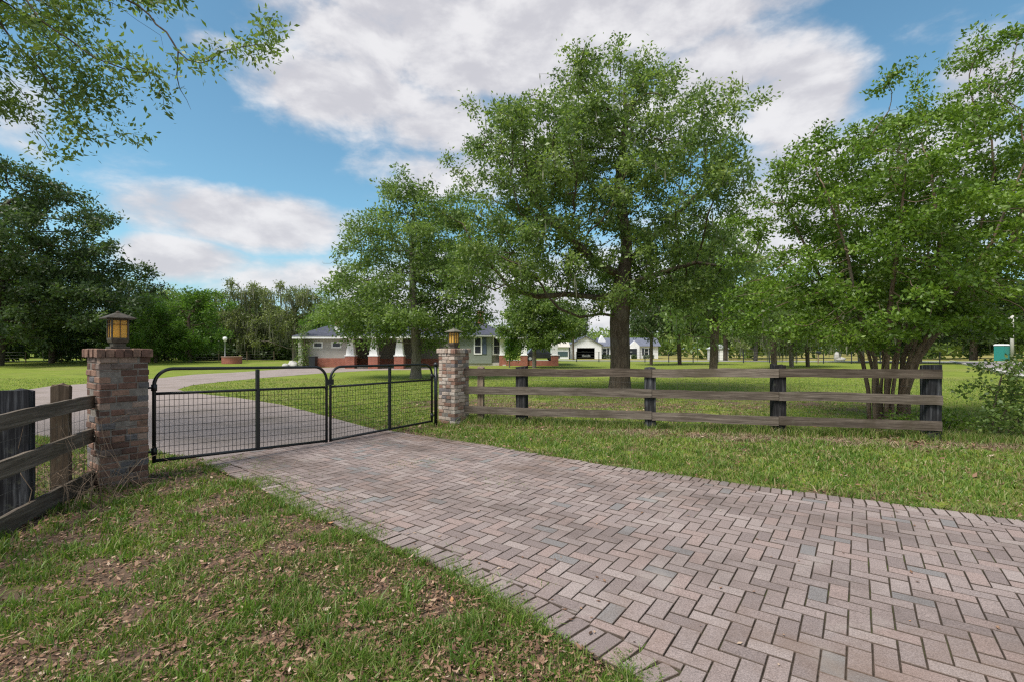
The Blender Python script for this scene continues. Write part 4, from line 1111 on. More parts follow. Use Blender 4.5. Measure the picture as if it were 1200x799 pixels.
def column(x, y, zb, top, wb=0.72, wtp=0.34):
    q = MB(); q.box((x, y, zb / 2), (wb, wb, zb)); q.build('brick_pier', HOUSE_BRICK, hs)
    q = MB(); q.box((x, y, zb + 0.04), (wb + 0.06, wb + 0.06, 0.08)); q.box((x, y, (zb + 0.08 + top) / 2), (wb - 0.1, wb - 0.1, top - zb - 0.08), None, None, (wtp / (wb - 0.1), wtp / (wb - 0.1))); q.build('column', WHITE, hs)
for px, yy in ((411.5, 37.6), (438.5, 37.2), (468.5, 37.2)): column((px - HX) * yy / F, yy, 0.96, 2.36)
# main block
q = MB(); q.box((-3.3, 47.3, 1.45), (2.9, 6.6, 2.5)); q.build('wall', SIDING_GREEN, hs)
q = MB(); q.prism([(-2.0, 44.0, 0.2), (-0.9, 44.9, 0.2), (-0.9, 50, 0.2), (-2.0, 50, 0.2)], (0, 0, 2.5)); q.build('bay_wall', SIDING_GREEN, hs)
q = MB(); q.box((-2.8, 47.3, 0.13), (4.0, 6.4, 0.26)); q.build('footing', CONC, hs)
window(hs, (-3.1, 44.0, 1.78), 0.74, 1.55)
q = MB(); q.box((-2.5, 43.97, 1.78), (0.36, 0.05, 1.5)); q.build('shutter', SHUTTER, hs)
wb_ = bpy.data.objects.new('bay_window', None); C.objects.link(wb_); wb_.parent = hs; wb_.location = (-1.45, 44.42, 0); wb_.rotation_euler = (0, 0, math.atan2(0.9, 1.1))
f = MB(); e = 0.11; w, h, z = 0.86, 1.55, 1.78
for (dx, dz, sx, sz) in ((0, h / 2, w, e), (0, -h / 2, w, e), (-w / 2 + e / 2, 0, e, h - e), (w / 2 - e / 2, 0, e, h - e), (0, 0, w - 2 * e, 0.05)): f.box((dx, -0.035, z + dz), (sx, 0.07, sz))
f.build('window_frame', WHITE, wb_); q = MB(); q.box((0, -0.01, z), (w - 2 * e, 0.02, h - 2 * e)); q.build('pane', GLASS, wb_)
rf = MB(); hip(rf, -9.0, -0.2, 43.4, 52.5, 2.72, 1.75, 3.5); hip(rf, -1.5, 5.0, 42.9, 50, 2.62, 1.0, 2.6); r2 = rf.build('roof', ROOF, hs)
fs = MB(); fs.box((-4.6, 47.9, 2.65), (8.7, 8.9, 0.12)); fs.build('fascia', WHITE, hs); fs = MB(); fs.box((1.75, 46.4, 2.50), (6.4, 6.9, 0.2)); fs.build('porch_fascia', WHITE, hs)
q = MB(); q.box((-3.05, 46.5, 4.3), (0.62, 0.55, 1.5)); q.box((-3.05, 46.5, 5.0), (0.74, 0.66, 0.12)); q.build('chimney', HOUSE_BRICK, r2)
for px, yy in ((589, 44.0), (614, 43.4), (650, 43.4)): column((px - HX) * yy / F, yy, 0.92, 2.4, 0.62, 0.40)
x1, x2, x3 = [(px - HX) * 43.5 / F for px in (589, 614, 650)]
q = MB(); q.box(((x1 + x2) / 2, 43.45, 0.22), (x2 - x1 - 0.62, 0.28, 0.44)); q.box(((x2 + x3) / 2, 43.45, 0.22), (x3 - x2 - 0.62, 0.28, 0.44)); q.build('porch_wall', HOUSE_BRICK, hs)
q = MB(); q.box(((x1 + x3) / 2, 46.5, 0.05), (x3 - x1, 6.0, 0.1)); q.build('porch_floor', CONC, hs)

# things round the garage corner
t = thing('wheelie_bin', 'dark bin standing at the garage corner beside the vine', 'bin', (-16.1, 39.2, 0))
q = MB(); q.box((0, 0, 0.46), (0.46, 0.5, 0.8), None, None, (1.15, 1.15)); q.build('body', DARKPL, t, False, 0.02); q = MB(); q.box((0, 0, 0.89), (0.58, 0.62, 0.06)); q.build('lid', DARKPL, t, False, 0.02)
q = MB()
for s_ in (-1, 1): q = MB(); q.tube([(s_ * 0.2 - 0.03, 0.26, 0.09), (s_ * 0.2 + 0.03, 0.26, 0.09)], 0.09, 12); q.build('wheel', TYRE, t)
bs = (-16.9, 39.4, 0)
tree('climbing_shrub', 'tall narrow dark shrub climbing the garage corner', 'shrub', bs, [(0, 0, 1.5, 0.45, 0.4, 1.3, 1), (0.1, 0, 0.6, 0.55, 0.45, 0.5, 1), (0, 0, 2.9, 0.4, 0.35, 0.6, .7)], [(0, 0, -0.05), (0.05, 0, 0.8), (0, 0, 2.2)], 0.05, LEAF_OAK, BARK, 41, natt=240, clumps=40, csp=0.16, step=0.18, kill=0.2, per=14, spread=0.12, size=0.13)
def rock(mb, c, s, seed):
    r = np.random.default_rng(seed); n, k = 7, 9; V = []
    for i in range(n):
        a = math.pi * i / (n - 1)
        for j in range(k):
            b_ = 2 * math.pi * j / k; q_ = 1 + r.normal(0, 0.10)
            V.append((c[0] + s[0] * math.sin(a) * math.cos(b_) * q_, c[1] + s[1] * math.sin(a) * math.sin(b_) * q_, c[2] + s[2] * math.cos(a) * q_))
    mb.add(V, [(i * k + j, (i + 1) * k + j, (i + 1) * k + (j + 1) % k, i * k + (j + 1) % k) for i in range(n - 1) for j in range(k)])
for i, (x, y, s) in enumerate(((-17.95, 39.6, 0.42), (-17.6, 39.1, 0.34), (-18.35, 39.2, 0.28))):
    q = MB(); rock(q, (x, y, s * 0.5), (s, s * 0.8, s * 0.75), 60 + i)
    tag(q.build('boulder', STONE, None, True), ('largest white stone at the left foot of the garage wall', 'white stone next to the bin and the vine', 'smallest white stone, farthest left from the garage')[i], 'boulder', 'white stones by the garage')
q = MB()
for k in range(9): q.box((-17.72 + 0.015 * (k % 2), 40.75, 0.14 + k * 0.26), (0.42 if k % 2 else 0.34, 0.5, 0.235))
tag(q.build('stone_pier', STONE, hs, False, 0.02))

# round brick planter and globe lamp
t = thing('brick_planter', 'low round red brick planter on the far left lawn', 'planter', (-28.6, 49.4, 0))
q = MB(); q.lathe([(0.92, 0), (0.92, 0.68), (0.70, 0.68), (0.70, 0.45)], 36); q.build('brick_ring', HOUSE_BRICK, t); q = MB(); q.lathe([(0.97, 0.68), (0.97, 0.76), (0.68, 0.76), (0.68, 0.68)], 36); q.build('coping', plain('coping_brick', (0.34, 0.22, 0.18), 0.9), t)
q = MB(); q.lathe([(0.69, 0.45), (0.4, 0.52), (0.05, 0.54)], 24); q.build('soil', JOINT, t)
t = thing('globe_lamp', 'white globe lamp on a thin post beside the round brick planter', 'lamp', (-29.6, 49.9, 0))
q = MB(); q.lathe([(0.09, 0), (0.09, 0.1), (0.05, 0.14), (0.045, 2.2), (0.1, 2.22), (0.1, 2.28)], 14); q.build('post', POSTG, t, True)
q = MB(); q.lathe([(0.06, 2.26), (0.16, 2.34), (0.215, 2.48), (0.20, 2.60), (0.12, 2.69), (0.03, 2.71)], 20); q.build('globe', GLOBEM, t, True)

# ------------------------------------------------------------------ white house and shed across the street
Yw = 100.0; kx = Yw / F
def wx(px): return (px - HX) * kx
zw = -0.6
t = thing('white_house', 'white gabled house with open garage across the street', 'house', (0, Yw, zw))
ga, gb = wx(668), wx(705); gm = (ga + gb) / 2; he, hp = 2.85, 4.5
da, db, dh = wx(676), wx(697), 2.25
q = MB(); q.prism([(ga, 0, 0), (da, 0, 0), (da, 0, dh), (db, 0, dh), (db, 0, 0), (gb, 0, 0), (gb, 0, he), (gm, 0, hp), (ga, 0, he)], (0, 0.2, 0))
q.box((ga + 0.1, 4.1, he / 2), (0.2, 7.8, he)); q.box((gb - 0.1, 4.1, he / 2), (0.2, 7.8, he)); q.build('garage_wall', SIDING_WHITE, t)
q = MB(); q.box((gm, 7.9, he / 2), (gb - ga - 0.42, 0.1, he - 0.02)); q.box((ga + 0.23, 4.1, he / 2), (0.04, 7.4, he - 0.02)); q.box((gb - 0.23, 4.1, he / 2), (0.04, 7.4, he - 0.02)); q.box((gm, 4.1, he - 0.1), (gb - ga - 0.5, 7.4, 0.05)); q.box((gm, 4.1, 0.02), (gb - ga - 0.5, 7.4, 0.03)); q.build('garage_interior', DARKIN, t)
q = MB(); e = 0.4
for s, xe in ((-1, ga - e), (1, gb + e)):
    sl_ = (hp - he) / (gm - ga); ze = hp - sl_ * (abs(xe - gm))
    q.prism([(gm, -0.4, hp + 0.03), (xe, -0.4, ze + 0.03), (xe, -0.4, ze + 0.15), (gm, -0.4, hp + 0.17)], (0, 8.8, 0))
q.build('garage_roof', ROOF2, t)
wa, wb2 = gb + 0.01, wx(775)
q = MB(); q.box(((wa + wb2) / 2, 5.2, 1.3), (wb2 - wa, 6.0, 2.6)); q.prism([(wx(740), 1.7, 0), (wx(752), 1.7, 0), (wx(752), 1.7, 2.7), (wx(746), 1.7, 3.7), (wx(740), 1.7, 2.7)], (0, 0.6, 0)); q.build('wing_wall', SIDING_WHITE, t)
q = MB(); x0_, x1_ = wa - 0.1, wb2 + 0.5
q.add([(x0_, 1.7, 2.6), (x1_, 1.7, 2.6), (x1_, 5.2, 4.4), (x0_, 5.2, 4.4), (x1_, 8.7, 2.6), (x0_, 8.7, 2.6)], [(0, 1, 2, 3), (3, 2, 4, 5), (0, 3, 5), (1, 4, 2), (0, 5, 4, 1)]); q.build('wing_roof', ROOF2, t)
q = MB(); q.prism([(wx(703), 3.4, 3.0), (wx(716), 3.4, 3.0), (wx(709), 3.4, 4.9)], (0, 1.4, 0)); q.build('dormer', SIDING_WHITE, t)
for px in (711, 742.5, 761):
    window(t, (wx(px), 2.2 if px < 740 or px > 755 else 1.7, 1.45), 1.0, 1.5)
    if px != 742.5:
        for s in (-1, 1): q = MB(); q.box((wx(px) + s * 0.72, 2.17, 1.45), (0.38, 0.05, 1.5)); q.build('shutter', plain('dark_shutter', (0.03, 0.035, 0.045), 0.6), t)
q = MB(); q.box((wx(746), 1.66, 1.05), (0.95, 0.06, 2.1)); q.build('door', DARKPL, t)
t = thing('metal_shed', 'low white shed with beige roof left of the white garage', 'shed', (0, 97, zw))
sa, sb = (648 - HX) * 97 / F, (666.5 - HX) * 97 / F
q = MB(); q.box(((sa + sb) / 2, 3, 1.2), (sb - sa, 6, 2.4)); q.build('wall', SIDING_WHITE, t)
q = MB(); q.add([(sa - .3, -.4, 2.42), (sb + .3, -.4, 2.42), (sb + .3, 3, 3.5), (sa - .3, 3, 3.5), (sb + .3, 6.4, 2.42), (sa - .3, 6.4, 2.42)], [(0, 1, 2, 3), (3, 2, 4, 5), (0, 3, 5), (1, 4, 2), (0, 5, 4, 1)]); q.build('roof', BEIGE, t)
q = MB(); q.box(((sa + sb) / 2 + 0.25, -0.02, 1.05), (sb - sa - 0.9, 0.06, 1.0)); q.build('shutter_door', plain('dark_teal_door', (0.06, 0.10, 0.11), 0.5), t)
def car(label, loc, rz, mat, L=4.5, Wd=1.8, H=1.5, zb=0):
    t = thing('parked_car', label, 'car', loc, rz)
    b_ = [(-L / 2, 0.35), (-L / 2, 0.75), (-L * 0.44, 0.92), (-L * 0.30, 0.96), (L * 0.22, 0.98), (L * 0.47, 0.84), (L / 2, 0.6), (L / 2, 0.32)]
    q = MB(); q.prism([(x, -Wd / 2, z) for x, z in b_], (0, Wd, 0)); q.build('body', mat, t, False, 0.06)
    c_ = [(-L * 0.36, 0.95), (-L * 0.26, H), (L * 0.08, H), (L * 0.24, 0.97)]
    q = MB(); q.prism([(x, -Wd / 2 + 0.1, z) for x, z in c_], (0, Wd - 0.2, 0)); q.build('cabin', GLASS, t, False, 0.05)
    q = MB(); q.box((-L * 0.09, 0, H + 0.01), (L * 0.36, Wd - 0.3, 0.05)); q.build('roof', mat, t, False, 0.02)
    for x in (-L * 0.31, L * 0.31):
        for s in (-1, 1):
            q = MB(); q.tube([(x, s * (Wd / 2 - 0.02) - 0.1, 0.33), (x, s * (Wd / 2 - 0.02) + 0.1, 0.33)], 0.33, 16); wh = q.build('wheel', TYRE, t); q = MB(); q.tube([(x, s * (Wd / 2 - 0.02) - 0.11, 0.33), (x, s * (Wd / 2 - 0.02) + 0.11, 0.33)], 0.19, 12); q.build('rim', SILVER, wh)
    for s in (-1, 1): q = MB(); q.box((L / 2 - 0.06, s * (Wd / 2 - 0.3), 0.7), (0.12, 0.36, 0.14)); q.build('headlight', WHITE, t)
    for s in (-1, 1): q = MB(); q.box((-L / 2 + 0.03, s * (Wd / 2 - 0.28), 0.74), (0.08, 0.28, 0.14)); q.build('taillight', plain('red_lens', (0.3, 0.02, 0.02), 0.3), t)
car('silver car parked inside the open white garage', (gm + 0.3, Yw + 3.6, zw + 0.04), R(90 + 180), SILVER)
car('black car parked beyond the porch, seen between its columns', ((633 - HX) * 60 / F, 60, 0), R(8), BLACKCAR, 4.6, 1.85, 1.55)
HEDGE = []
for i, (px, Yk, w) in enumerate(((711, 100.8, 2.0), (743, 100.4, 1.0), (760, 100.8, 2.2))):
    r = np.random.default_rng(90 + i); n_ = 700; p_ = r.uniform(-1, 1, (n_, 3)) * np.array([w / 2, 0.35, 0.42]) + np.array([0, 0, 0.42])
    V, Q = leaf_quads(p_, r.normal(0, 1, (n_, 3)), r.uniform(0.14, 0.26, n_), r.uniform(0.08, 0.14, n_), r)
    ob = put('hedge', np_mesh('hedge', V, Q, r.random(n_)), LEAF_DARK); ob.location = (wx(px) * Yk / 100.0, Yk, -0.6)
    tag(ob, ('clipped hedge under the shuttered window beside the white garage', 'small hedge by the dark door of the white house', 'clipped hedge at the right end of the white house')[i], 'hedge', 'hedges along the white house')

# ------------------------------------------------------------------ boundary wire fences, pole and small far things
def wire_fence(label, pts, post_h, n, post_mat, nw=4):
    P = np.asarray(pts, float); d = P[1] - P[0]; L = np.linalg.norm(d); a = math.atan2(d[1], d[0]); t = thing('wire_fence', label, 'fence', (P[0][0], P[0][1], 0), a)
    def zg(s): q = P[0] + d * s / L; return float(gz(q[0], q[1]))
    for i in range(n + 1):
        s = L * i / n; q = MB(); q.tube([(s, 0, zg(s) - 0.2), (s, 0, zg(s) + post_h)], 0.05, 8); q.build('post', post_mat, t)
    q = MB()
    for k in range(nw):
        z = 0.2 + (post_h - 0.25) * k / (nw - 1); ss = np.linspace(0, L, 12); q.tube([(s, 0.055, zg(s) + z) for s in ss], 0.007, 4, False)
    q.build('wires', WIREM, t); return t
wire_fence('thin wire fence with dark posts along the far lawn before the street', [(5.0, 56.5), (42, 47.5)], 1.2, 15, DARKPL)
wire_fence('dark wire fence under the tall dark oak on the far left', [(-75, 43.5), (-30, 61)], 1.2, 16, TANPOST)
t = thing('utility_pole', 'pale utility pole with crossarm beyond the lane on the right', 'pole', ((1186 - HX) * 60 / F, 60, float(gz(62, 60))))
q = MB(); q.lathe([(0.2, 0), (0.17, 5.6)], 12); q.build('shaft', CONC, t, True); q = MB(); q.box((0.1, 0, 5.25), (1.3, 0.1, 0.12)); q.build('crossarm', CONC, t); q = MB(); q.lathe([(0.12, 0), (0.14, 0.1), (0.14, 0.55), (0.1, 0.6)], 10, (-0.32, 0, 4.2)); q.build('transformer', POSTG, t)
t = thing('toilet_cabin', 'small teal cabin left of the utility pole', 'cabin', ((1174 - HX) * 61 / F, 61, float(gz(60, 61))), 0.2)
q = MB(); q.box((0, 0, 0.95), (1.05, 1.05, 1.9)); q.build('body', TEAL, t, False, 0.03); q = MB(); q.box((0, 0, 2.0), (1.15, 1.15, 0.18), None, None, (0.8, 0.8)); q.build('roof', WHITE, t); q = MB(); q.box((0, -0.54, 0.95), (0.7, 0.04, 1.7)); q.build('door', plain('teal_door', (0.05, 0.28, 0.25), 0.5), t)
t = thing('garden_shed', 'pale grey shed in the dry field between the far trunks', 'shed', ((841 - HX) * 78 / F, 78, float(gz(33, 78))))
q = MB(); q.box((0, 0, 0.9), (2.4, 2.2, 1.8)); q.build('wall', plain('pale_grey_board', (0.50, 0.50, 0.50), 0.7), t)
q = MB(); q.prism([(-1.4, -1.3, 1.8), (1.4, -1.3, 1.8), (0, -1.3, 2.5)], (0, 2.6, 0)); q.build('roof', POSTG, t); q = MB(); q.box((0.3, -1.12, 0.8), (0.8, 0.06, 1.6)); q.build('door', WHITE, t)
q = MB(); rock(q, ((981 - HX) * 62 / F, 62, 0.4), (0.40, 0.35, 0.75), 71); rock(q, ((984 - HX) * 62 / F, 61.8, 0.15), (0.6, 0.5, 0.3), 72)
tag(q.build('boulder', STONE, None, True), 'pale upright stone on the far lawn left of the myrtle stems', 'boulder')
t = thing('mailbox', 'dark mailbox on a post on the far lawn near the trunks', 'mailbox', ((959 - HX) * 50 / F, 50, 0))
q = MB(); q.box((0, 0, 0.5), (0.1, 0.1, 1.0)); q.build('post', TANPOST, t); q = MB(); q.tube([(0, -0.28, 1.12), (0, 0.28, 1.12)], 0.14, 12); q.build('box', DARKPL, t)

# ------------------------------------------------------------------ shrubs at the fence end and under the myrtle
bs = (8.15, 8.15, 0)
tree('shrub', 'loose leafy shrub beside the end post of the fence', 'shrub', bs,
     [(0.15, 0, 0.9, 0.55, 0.4, 0.5, 1), (0.75, 0.1, 0.75, 0.5, 0.4, 0.4, .8), (0.35, -0.1, 0.4, 0.7, 0.4, 0.3, .8), (1.2, 0.1, 1.15, 0.45, 0.3, 0.14, .5), (0.5, 0, 1.35, 0.55, 0.3, 0.18, .5), (1.5, 0, 0.35, 0.3, 0.2, 0.12, .4)], None, 0.03, LEAF_OAK, BARK, 42, natt=620, clumps=90, csp=0.12, step=0.10, kill=0.11, per=13, spread=0.06, size=0.064, aspect=0.6, tip_r=0.0022,
     trunks=[[(0, 0, -0.05), (0.1, 0, 0.4), (0.35, 0, 0.8)], [(0.08, 0.05, -0.05), (0.4, 0, 0.35), (0.9, 0, 0.6)], [(-0.05, 0, -0.05), (-0.05, 0, 0.5), (0.1, 0, 1.1)]])
bs = (7.6, 8.9, 0)
tree('low_bush', 'low green weedy bush at the foot of the myrtle stems', 'bush', bs, [(-0.3, 0, 0.22, 0.5, 0.3, 0.2, 1), (0.4, 0, 0.2, 0.4, 0.3, 0.2, 1)], None, 0.012, LEAF_MYRTLE, BARK, 43, natt=300, clumps=60, csp=0.09, step=0.08, kill=0.09, per=7, spread=0.05, size=0.06, tip_r=0.002,
     trunks=[[(-0.3, 0, -0.03), (-0.3, 0, 0.12)], [(0.1, 0, -0.03), (0.1, 0, 0.12)], [(0.4, 0, -0.03), (0.45, 0, 0.12)]])

# dry stems round the foot of the near pillar and the near fence
r = np.random.default_rng(50); q = MB()
for k in range(60):
    x0 = -4.45 + r.normal(0, 0.35); y0 = 5.05 + r.normal(0, 0.22); a = r.uniform(0, 2 * math.pi); L = r.uniform(0.25, 0.8); h = r.uniform(0.02, 0.45)
    pts = [(x0 + math.cos(a) * L * s + r.normal(0, 0.02), y0 + math.sin(a) * L * s * 0.8 + r.normal(0, 0.02), 0.01 + h * math.sin(math.pi * min(1, s * 0.9)) + 0.01) for s in np.linspace(0, 1, 6)]
    q.tube(pts, np.linspace(0.0042, 0.0015, 6) * r.uniform(0.5, 1.1), 5, False)
for k in range(16):
    x0 = -4.30 + r.normal(0, 0.12); y0 = 4.6 + r.normal(0, 0.4); pts = [(x0 + r.normal(0, .03) + 0.15 * s * r.normal(0, 1), y0 + r.normal(0, .03), 0.01 + s * r.uniform(0.6, 0.9)) for s in np.linspace(0, 1, 6)]
    q.tube(pts, np.linspace(0.005, 0.0015, 6), 4, False)
tag(q.build('dry_stems', plain('dead_stem', (0.19, 0.14, 0.10), 0.9, 0.1, 0, 0.4, 5)), 'tangle of dry dead stems round the foot of the near pillar', 'dead stems', None, 'stuff')

# ------------------------------------------------------------------ grass blades and fallen leaves
def scatter(n, r0, r1, seed, half=R(52)):
    r = np.random.default_rng(seed); th = r.uniform(-half, half, n); d = r0 * (r1 / r0) ** r.random(n)
    d = d / np.cos(th) * 0.96
    return d * np.sin(th), d * np.cos(th), d, r
def keep_off(x, y, pad=-0.02): return ~(on_paving(x, y, pad) | in_poly(x, y, INNER))
def blades(x, y, h, w, r, rnd, lean=0.5):
    n = len(x); a = r.uniform(0, 2 * math.pi, n); l = h * np.abs(r.normal(0, lean, n)) ; b_ = r.uniform(0, 2 * math.pi, n)
    P0 = np.stack([x, y, gz(x, y) + 0 * x], 1); sx = np.stack([np.cos(a), np.sin(a), 0 * a], 1) * (w / 2)[:, None]
    lx = np.stack([np.cos(b_), np.sin(b_), 0 * b_], 1) * l[:, None]; up = np.stack([0 * h, 0 * h, h], 1)
    M_ = P0 + up * 0.6 + lx * 0.35; T_ = P0 + up * 0.95 + lx
    V = np.stack([P0 - sx, P0 + sx, M_ + sx * 0.8, M_ - sx * 0.8, T_ + sx * 0.12, T_ - sx * 0.12], 1).reshape(-1, 3)
    i = np.arange(n) * 6
    Q = np.concatenate([np.stack([i, i + 1, i + 2, i + 3], 1), np.stack([i + 3, i + 2, i + 4, i + 5], 1)])
    return V, Q, np.concatenate([rnd, rnd])
Vs, Qs, Rs, off = [], [], [], 0
def addb(V, Q, rn):
    global off
    Vs.append(V); Qs.append(Q + off); Rs.append(rn); off += len(V)
x, y, d, r = scatter(460000, 1.7, 26, 201)
ok = keep_off(x, y); x, y, d = x[ok], y[ok], d[ok]
lm = litter_amount(x, y); cl = vnoise(x, y, 4.6, 21, 3); tuft = vnoise(x, y, 7.5, 23, 2)
prob = np.clip(1.30 - lm * 1.0 + (cl - 0.5) * 2.6, 0.05, 1)
ok = r.random(len(x)) < prob; x, y, d, lm, cl, tuft = [q_[ok] for q_ in (x, y, d, lm, cl, tuft)]
h = (0.026 + 0.07 * np.clip(tuft - 0.30, 0, 1) + 0.10 * np.clip(cl - 0.52, 0, 1)) * r.uniform(0.6, 1.5, len(x)); h = h * np.where(y > 9.69 - 0.235 * x, 0.62, 0.85) * np.clip(d / 5, 0.9, 1.2)
w = np.clip(0.0018 * d, 0.0062, 0.018) * r.uniform(0.7, 1.3, len(x))
rn = np.clip(r.random(len(x)) * 0.72 + (vnoise(x, y, 1.1, 25) - 0.5) * 0.5 + 0.05 + 0.26 * sstep(7, 12, d), 0, 0.86); dryb = r.random(len(x)) < 0.07 + 0.22 * lm + 0.14 * sstep(4.0, 5.5, y + 0.3 * x); rn[dryb] = r.uniform(0.86, 1.0, dryb.sum())
addb(*blades(x, y, h, w, r, rn, 0.7))
# leafy tufts
r = np.random.default_rng(202); nc = 420; cx_, cy_, cd_, r = scatter(nc, 1.9, 8.5, 202); ok = keep_off(cx_, cy_, 0.02); cx_, cy_ = cx_[ok], cy_[ok]; k_ = 34
x = np.repeat(cx_, k_) + r.normal(0, 0.035, len(cx_) * k_); y = np.repeat(cy_, k_) + r.normal(0, 0.035, len(cx_) * k_); hc = np.repeat(r.uniform(0.035, 0.095, len(cx_)), k_)
rn = np.clip(np.repeat(r.uniform(0.2, 0.7, len(cx_)), k_) + r.normal(0, 0.1, len(x)), 0, 0.85)
addb(*blades(x, y, hc * r.uniform(0.5, 1.2, len(x)), r.uniform(0.006, 0.011, len(x)), r, rn, 0.8))
# longer ragged grass along the fence line and at post feet
r = np.random.default_rng(203); n_ = 20000; s = r.uniform(-0.2, FLn + 2.5, n_); o_ = r.normal(0, 0.15, n_) + 0.14
x = A0[0] + fd[0] * s - fd[1] * o_; y = A0[1] + fd[1] * s + fd[0] * o_
ok = (vnoise(x, y, 2.5, 33) > 0.36) & keep_off(x, y); x, y = x[ok], y[ok]
h = r.uniform(0.05, 0.17, len(x)) * (0.6 + vnoise(x, y, 1.5, 35)); rn = np.clip(r.random(len(x)) * 0.8, 0, 1); dq = r.random(len(x)) < 0.35; rn[dq] = r.uniform(0.86, 1, dq.sum())
addb(*blades(x, y, h, np.full(len(x), 0.009), r, rn, 0.6))
# weeds in the joints of the paving
r = np.random.default_rng(205)
for (px, py, rad_, cnt) in ((470, 546, 0.22, 260), (500, 541, 0.18, 120), (583, 567, 0.16, 120), (610, 575, 0.2, 60), (300, 562, 0.25, 500), (340, 580, 0.22, 420), (385, 590, 0.2, 260), (520, 655, 0.12, 60), (420, 630, 0.2, 160), (440, 520, 0.2, 90), (560, 560, 0.25, 70), (640, 690, 0.05, 25), (770, 797, 0.05, 20)):
    c_ = G(px, py); n_ = cnt; x = c_[0] + r.normal(0, rad_, n_); y = c_[1] + r.normal(0, rad_ * 0.6, n_); rn = np.clip(r.random(n_) * 0.95 + 0.1, 0, 0.92)
    addb(*blades(x, y, r.uniform(0.025, 0.055, n_), np.full(n_, 0.006), r, rn, 0.8))
# grass creeping over the left edge course
r = np.random.default_rng(207); n_ = 14000; u = r.uniform(-0.3, 7.5, n_); v = np.interp(u, LU, LV) + np.abs(r.normal(0, 1, n_)) * (0.09 + 0.16 * sstep(4.5, 1.5, u)) - 0.05
x = GM[0] + u * gu[0] + v * gd[0]; y = GM[1] + u * gu[1] + v * gd[1]; ok = vnoise(x, y, 3.4, 61, 2) > 0.44 + 0.10 * sstep(1.5, 5, u); x, y = x[ok], y[ok]
rn = np.clip(r.random(len(x)) * 0.95, 0, 0.93); addb(*blades(x, y, r.uniform(0.03, 0.06, len(x)), np.full(len(x), 0.007), r, rn, 0.9))
r = np.random.default_rng(208); n_ = 5000; u = r.uniform(-0.3, 9.5, n_); v = np.interp(u, RU, RV) - np.abs(r.normal(0, 0.05, n_)) + 0.03
x = GM[0] + u * gu[0] + v * gd[0]; y = GM[1] + u * gu[1] + v * gd[1]; ok = vnoise(x, y, 2.6, 63, 2) > 0.50; x, y = x[ok], y[ok]
rn = np.clip(r.random(len(x)) * 1.0, 0, 0.97); addb(*blades(x, y, r.uniform(0.03, 0.055, len(x)), np.full(len(x), 0.008), r, rn, 0.9))
tag(put('grass', np_mesh('grass', np.concatenate(Vs), np.concatenate(Qs), np.concatenate(Rs)), GRASS), 'short rough grass growing over the verge and lawn', 'grass', None, 'stuff')

def flat_leaves(n, r0, r1, seed, want, L, name, label, mat, asp=0.45):
    x, y, d, r = scatter(n, r0, r1, seed); ok = keep_off(x, y, 0.0); x, y, d = x[ok], y[ok], d[ok]
    ok = r.random(len(x)) < want(x, y, r); x, y, d = x[ok], y[ok], d[ok]; n_ = len(x)
    a = r.uniform(0, 2 * math.pi, n_); dirs = np.stack([np.cos(a), np.sin(a), r.normal(0, 0.25, n_)], 1)
    Ls = L * np.where(r.random(n_) < 0.12, r.uniform(1.3, 2.1, n_), r.uniform(0.45, 1.2, n_)) * np.clip(d / 5, 1.0, 2.0)
    s = np.stack([-np.sin(a), np.cos(a), r.normal(0, 0.35, n_)], 1); s /= np.linalg.norm(s, axis=1)[:, None]; Wd = Ls * asp * r.uniform(0.7, 1.2, n_)
    c_ = np.stack([x, y, gz(x, y) + r.uniform(0.006, 0.034, n_)], 1); mid = c_ + dirs * (Ls * 0.5)[:, None]; mid[:, 2] -= Ls * 0.07
    V = np.stack([c_, mid + s * (Wd / 2)[:, None], c_ + dirs * Ls[:, None], mid - s * (Wd / 2)[:, None]], 1).reshape(-1, 3)
    V[:, 2] = np.maximum(V[:, 2], 0.002)
    tag(put(name, np_mesh(name, V, np.arange(4 * n_).reshape(-1, 4), np.clip(r.beta(2.0, 1.8, n_), 0, 1)), mat), label, 'leaf litter', None, 'stuff')
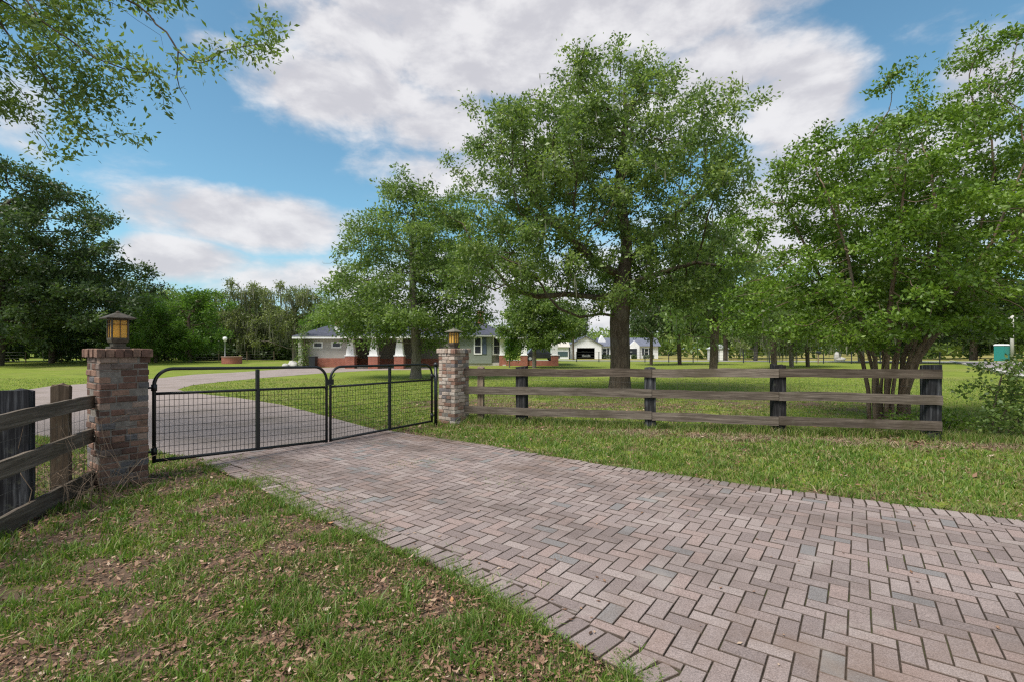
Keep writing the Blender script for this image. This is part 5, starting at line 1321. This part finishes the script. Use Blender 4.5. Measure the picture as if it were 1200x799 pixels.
flat_leaves(150000, 1.7, 14, 301, lambda x, y, r: np.clip(litter_amount(x, y) * 1.25 - 0.16 + (vnoise(x, y, 4.0, 41) - 0.5) * 0.7, 0.03, 1), 0.029, 'leaf_litter', 'brown fallen oak leaves scattered over the grass verge', LITTER)
# a few stray leaves on the paving
r = np.random.default_rng(311); n_ = 260; u = r.uniform(0.2, 9, n_); v = np.where(r.random(n_) < 0.6, np.interp(u, LU, LV) + np.abs(r.normal(0, 0.35, n_)), r.uniform(-2.2, 1.3, n_))
x = GM[0] + u * gu[0] + v * gd[0]; y = GM[1] + u * gu[1] + v * gd[1]; c_ = np.stack([x, y, np.full(n_, 0.036)], 1); dirs = np.stack([r.normal(0, 1, n_), r.normal(0, 1, n_), np.abs(r.normal(0, 0.12, n_))], 1); L = r.uniform(0.015, 0.04, n_)
a = dirs / np.linalg.norm(dirs, axis=1)[:, None]; s = np.cross(np.array([0, 0, 1.0]), a); V = np.stack([c_, c_ + a * (L * .5)[:, None] + s * (L * .25)[:, None], c_ + a * L[:, None], c_ + a * (L * .5)[:, None] - s * (L * .25)[:, None]], 1).reshape(-1, 3)
tag(put('stray_leaves', np_mesh('stray_leaves', V, np.arange(4 * n_).reshape(-1, 4), r.random(n_)), LITTER), 'few stray brown leaves lying on the brick paving', 'leaf litter', None, 'stuff')
# dead straw along the fence foot
Vs, Qs, Rs, off = [], [], [], 0
r = np.random.default_rng(320); n_ = 34000; s = r.uniform(0.2, FLn + 3.0, n_); o_ = r.normal(-0.40, 0.26, n_)
x = A0[0] + fd[0] * s - fd[1] * o_; y = A0[1] + fd[1] * s + fd[0] * o_
ok = (r.random(n_) < np.clip((vnoise(x, y, 1.4, 43) - 0.38) * 3 * (0.25 + 0.75 * sstep(1.5, 4.5, s)), 0, 1)) & keep_off(x, y); x, y = x[ok], y[ok]
addb(*blades(x, y, r.uniform(0.01, 0.07, len(x)), np.full(len(x), 0.008), r, r.random(len(x)), 2.2))
tag(put('dead_grass', np_mesh('dead_grass', np.concatenate(Vs), np.concatenate(Qs), np.concatenate(Rs)), STRAW), 'straw coloured dead grass along the foot of the long fence', 'dead grass', None, 'stuff')
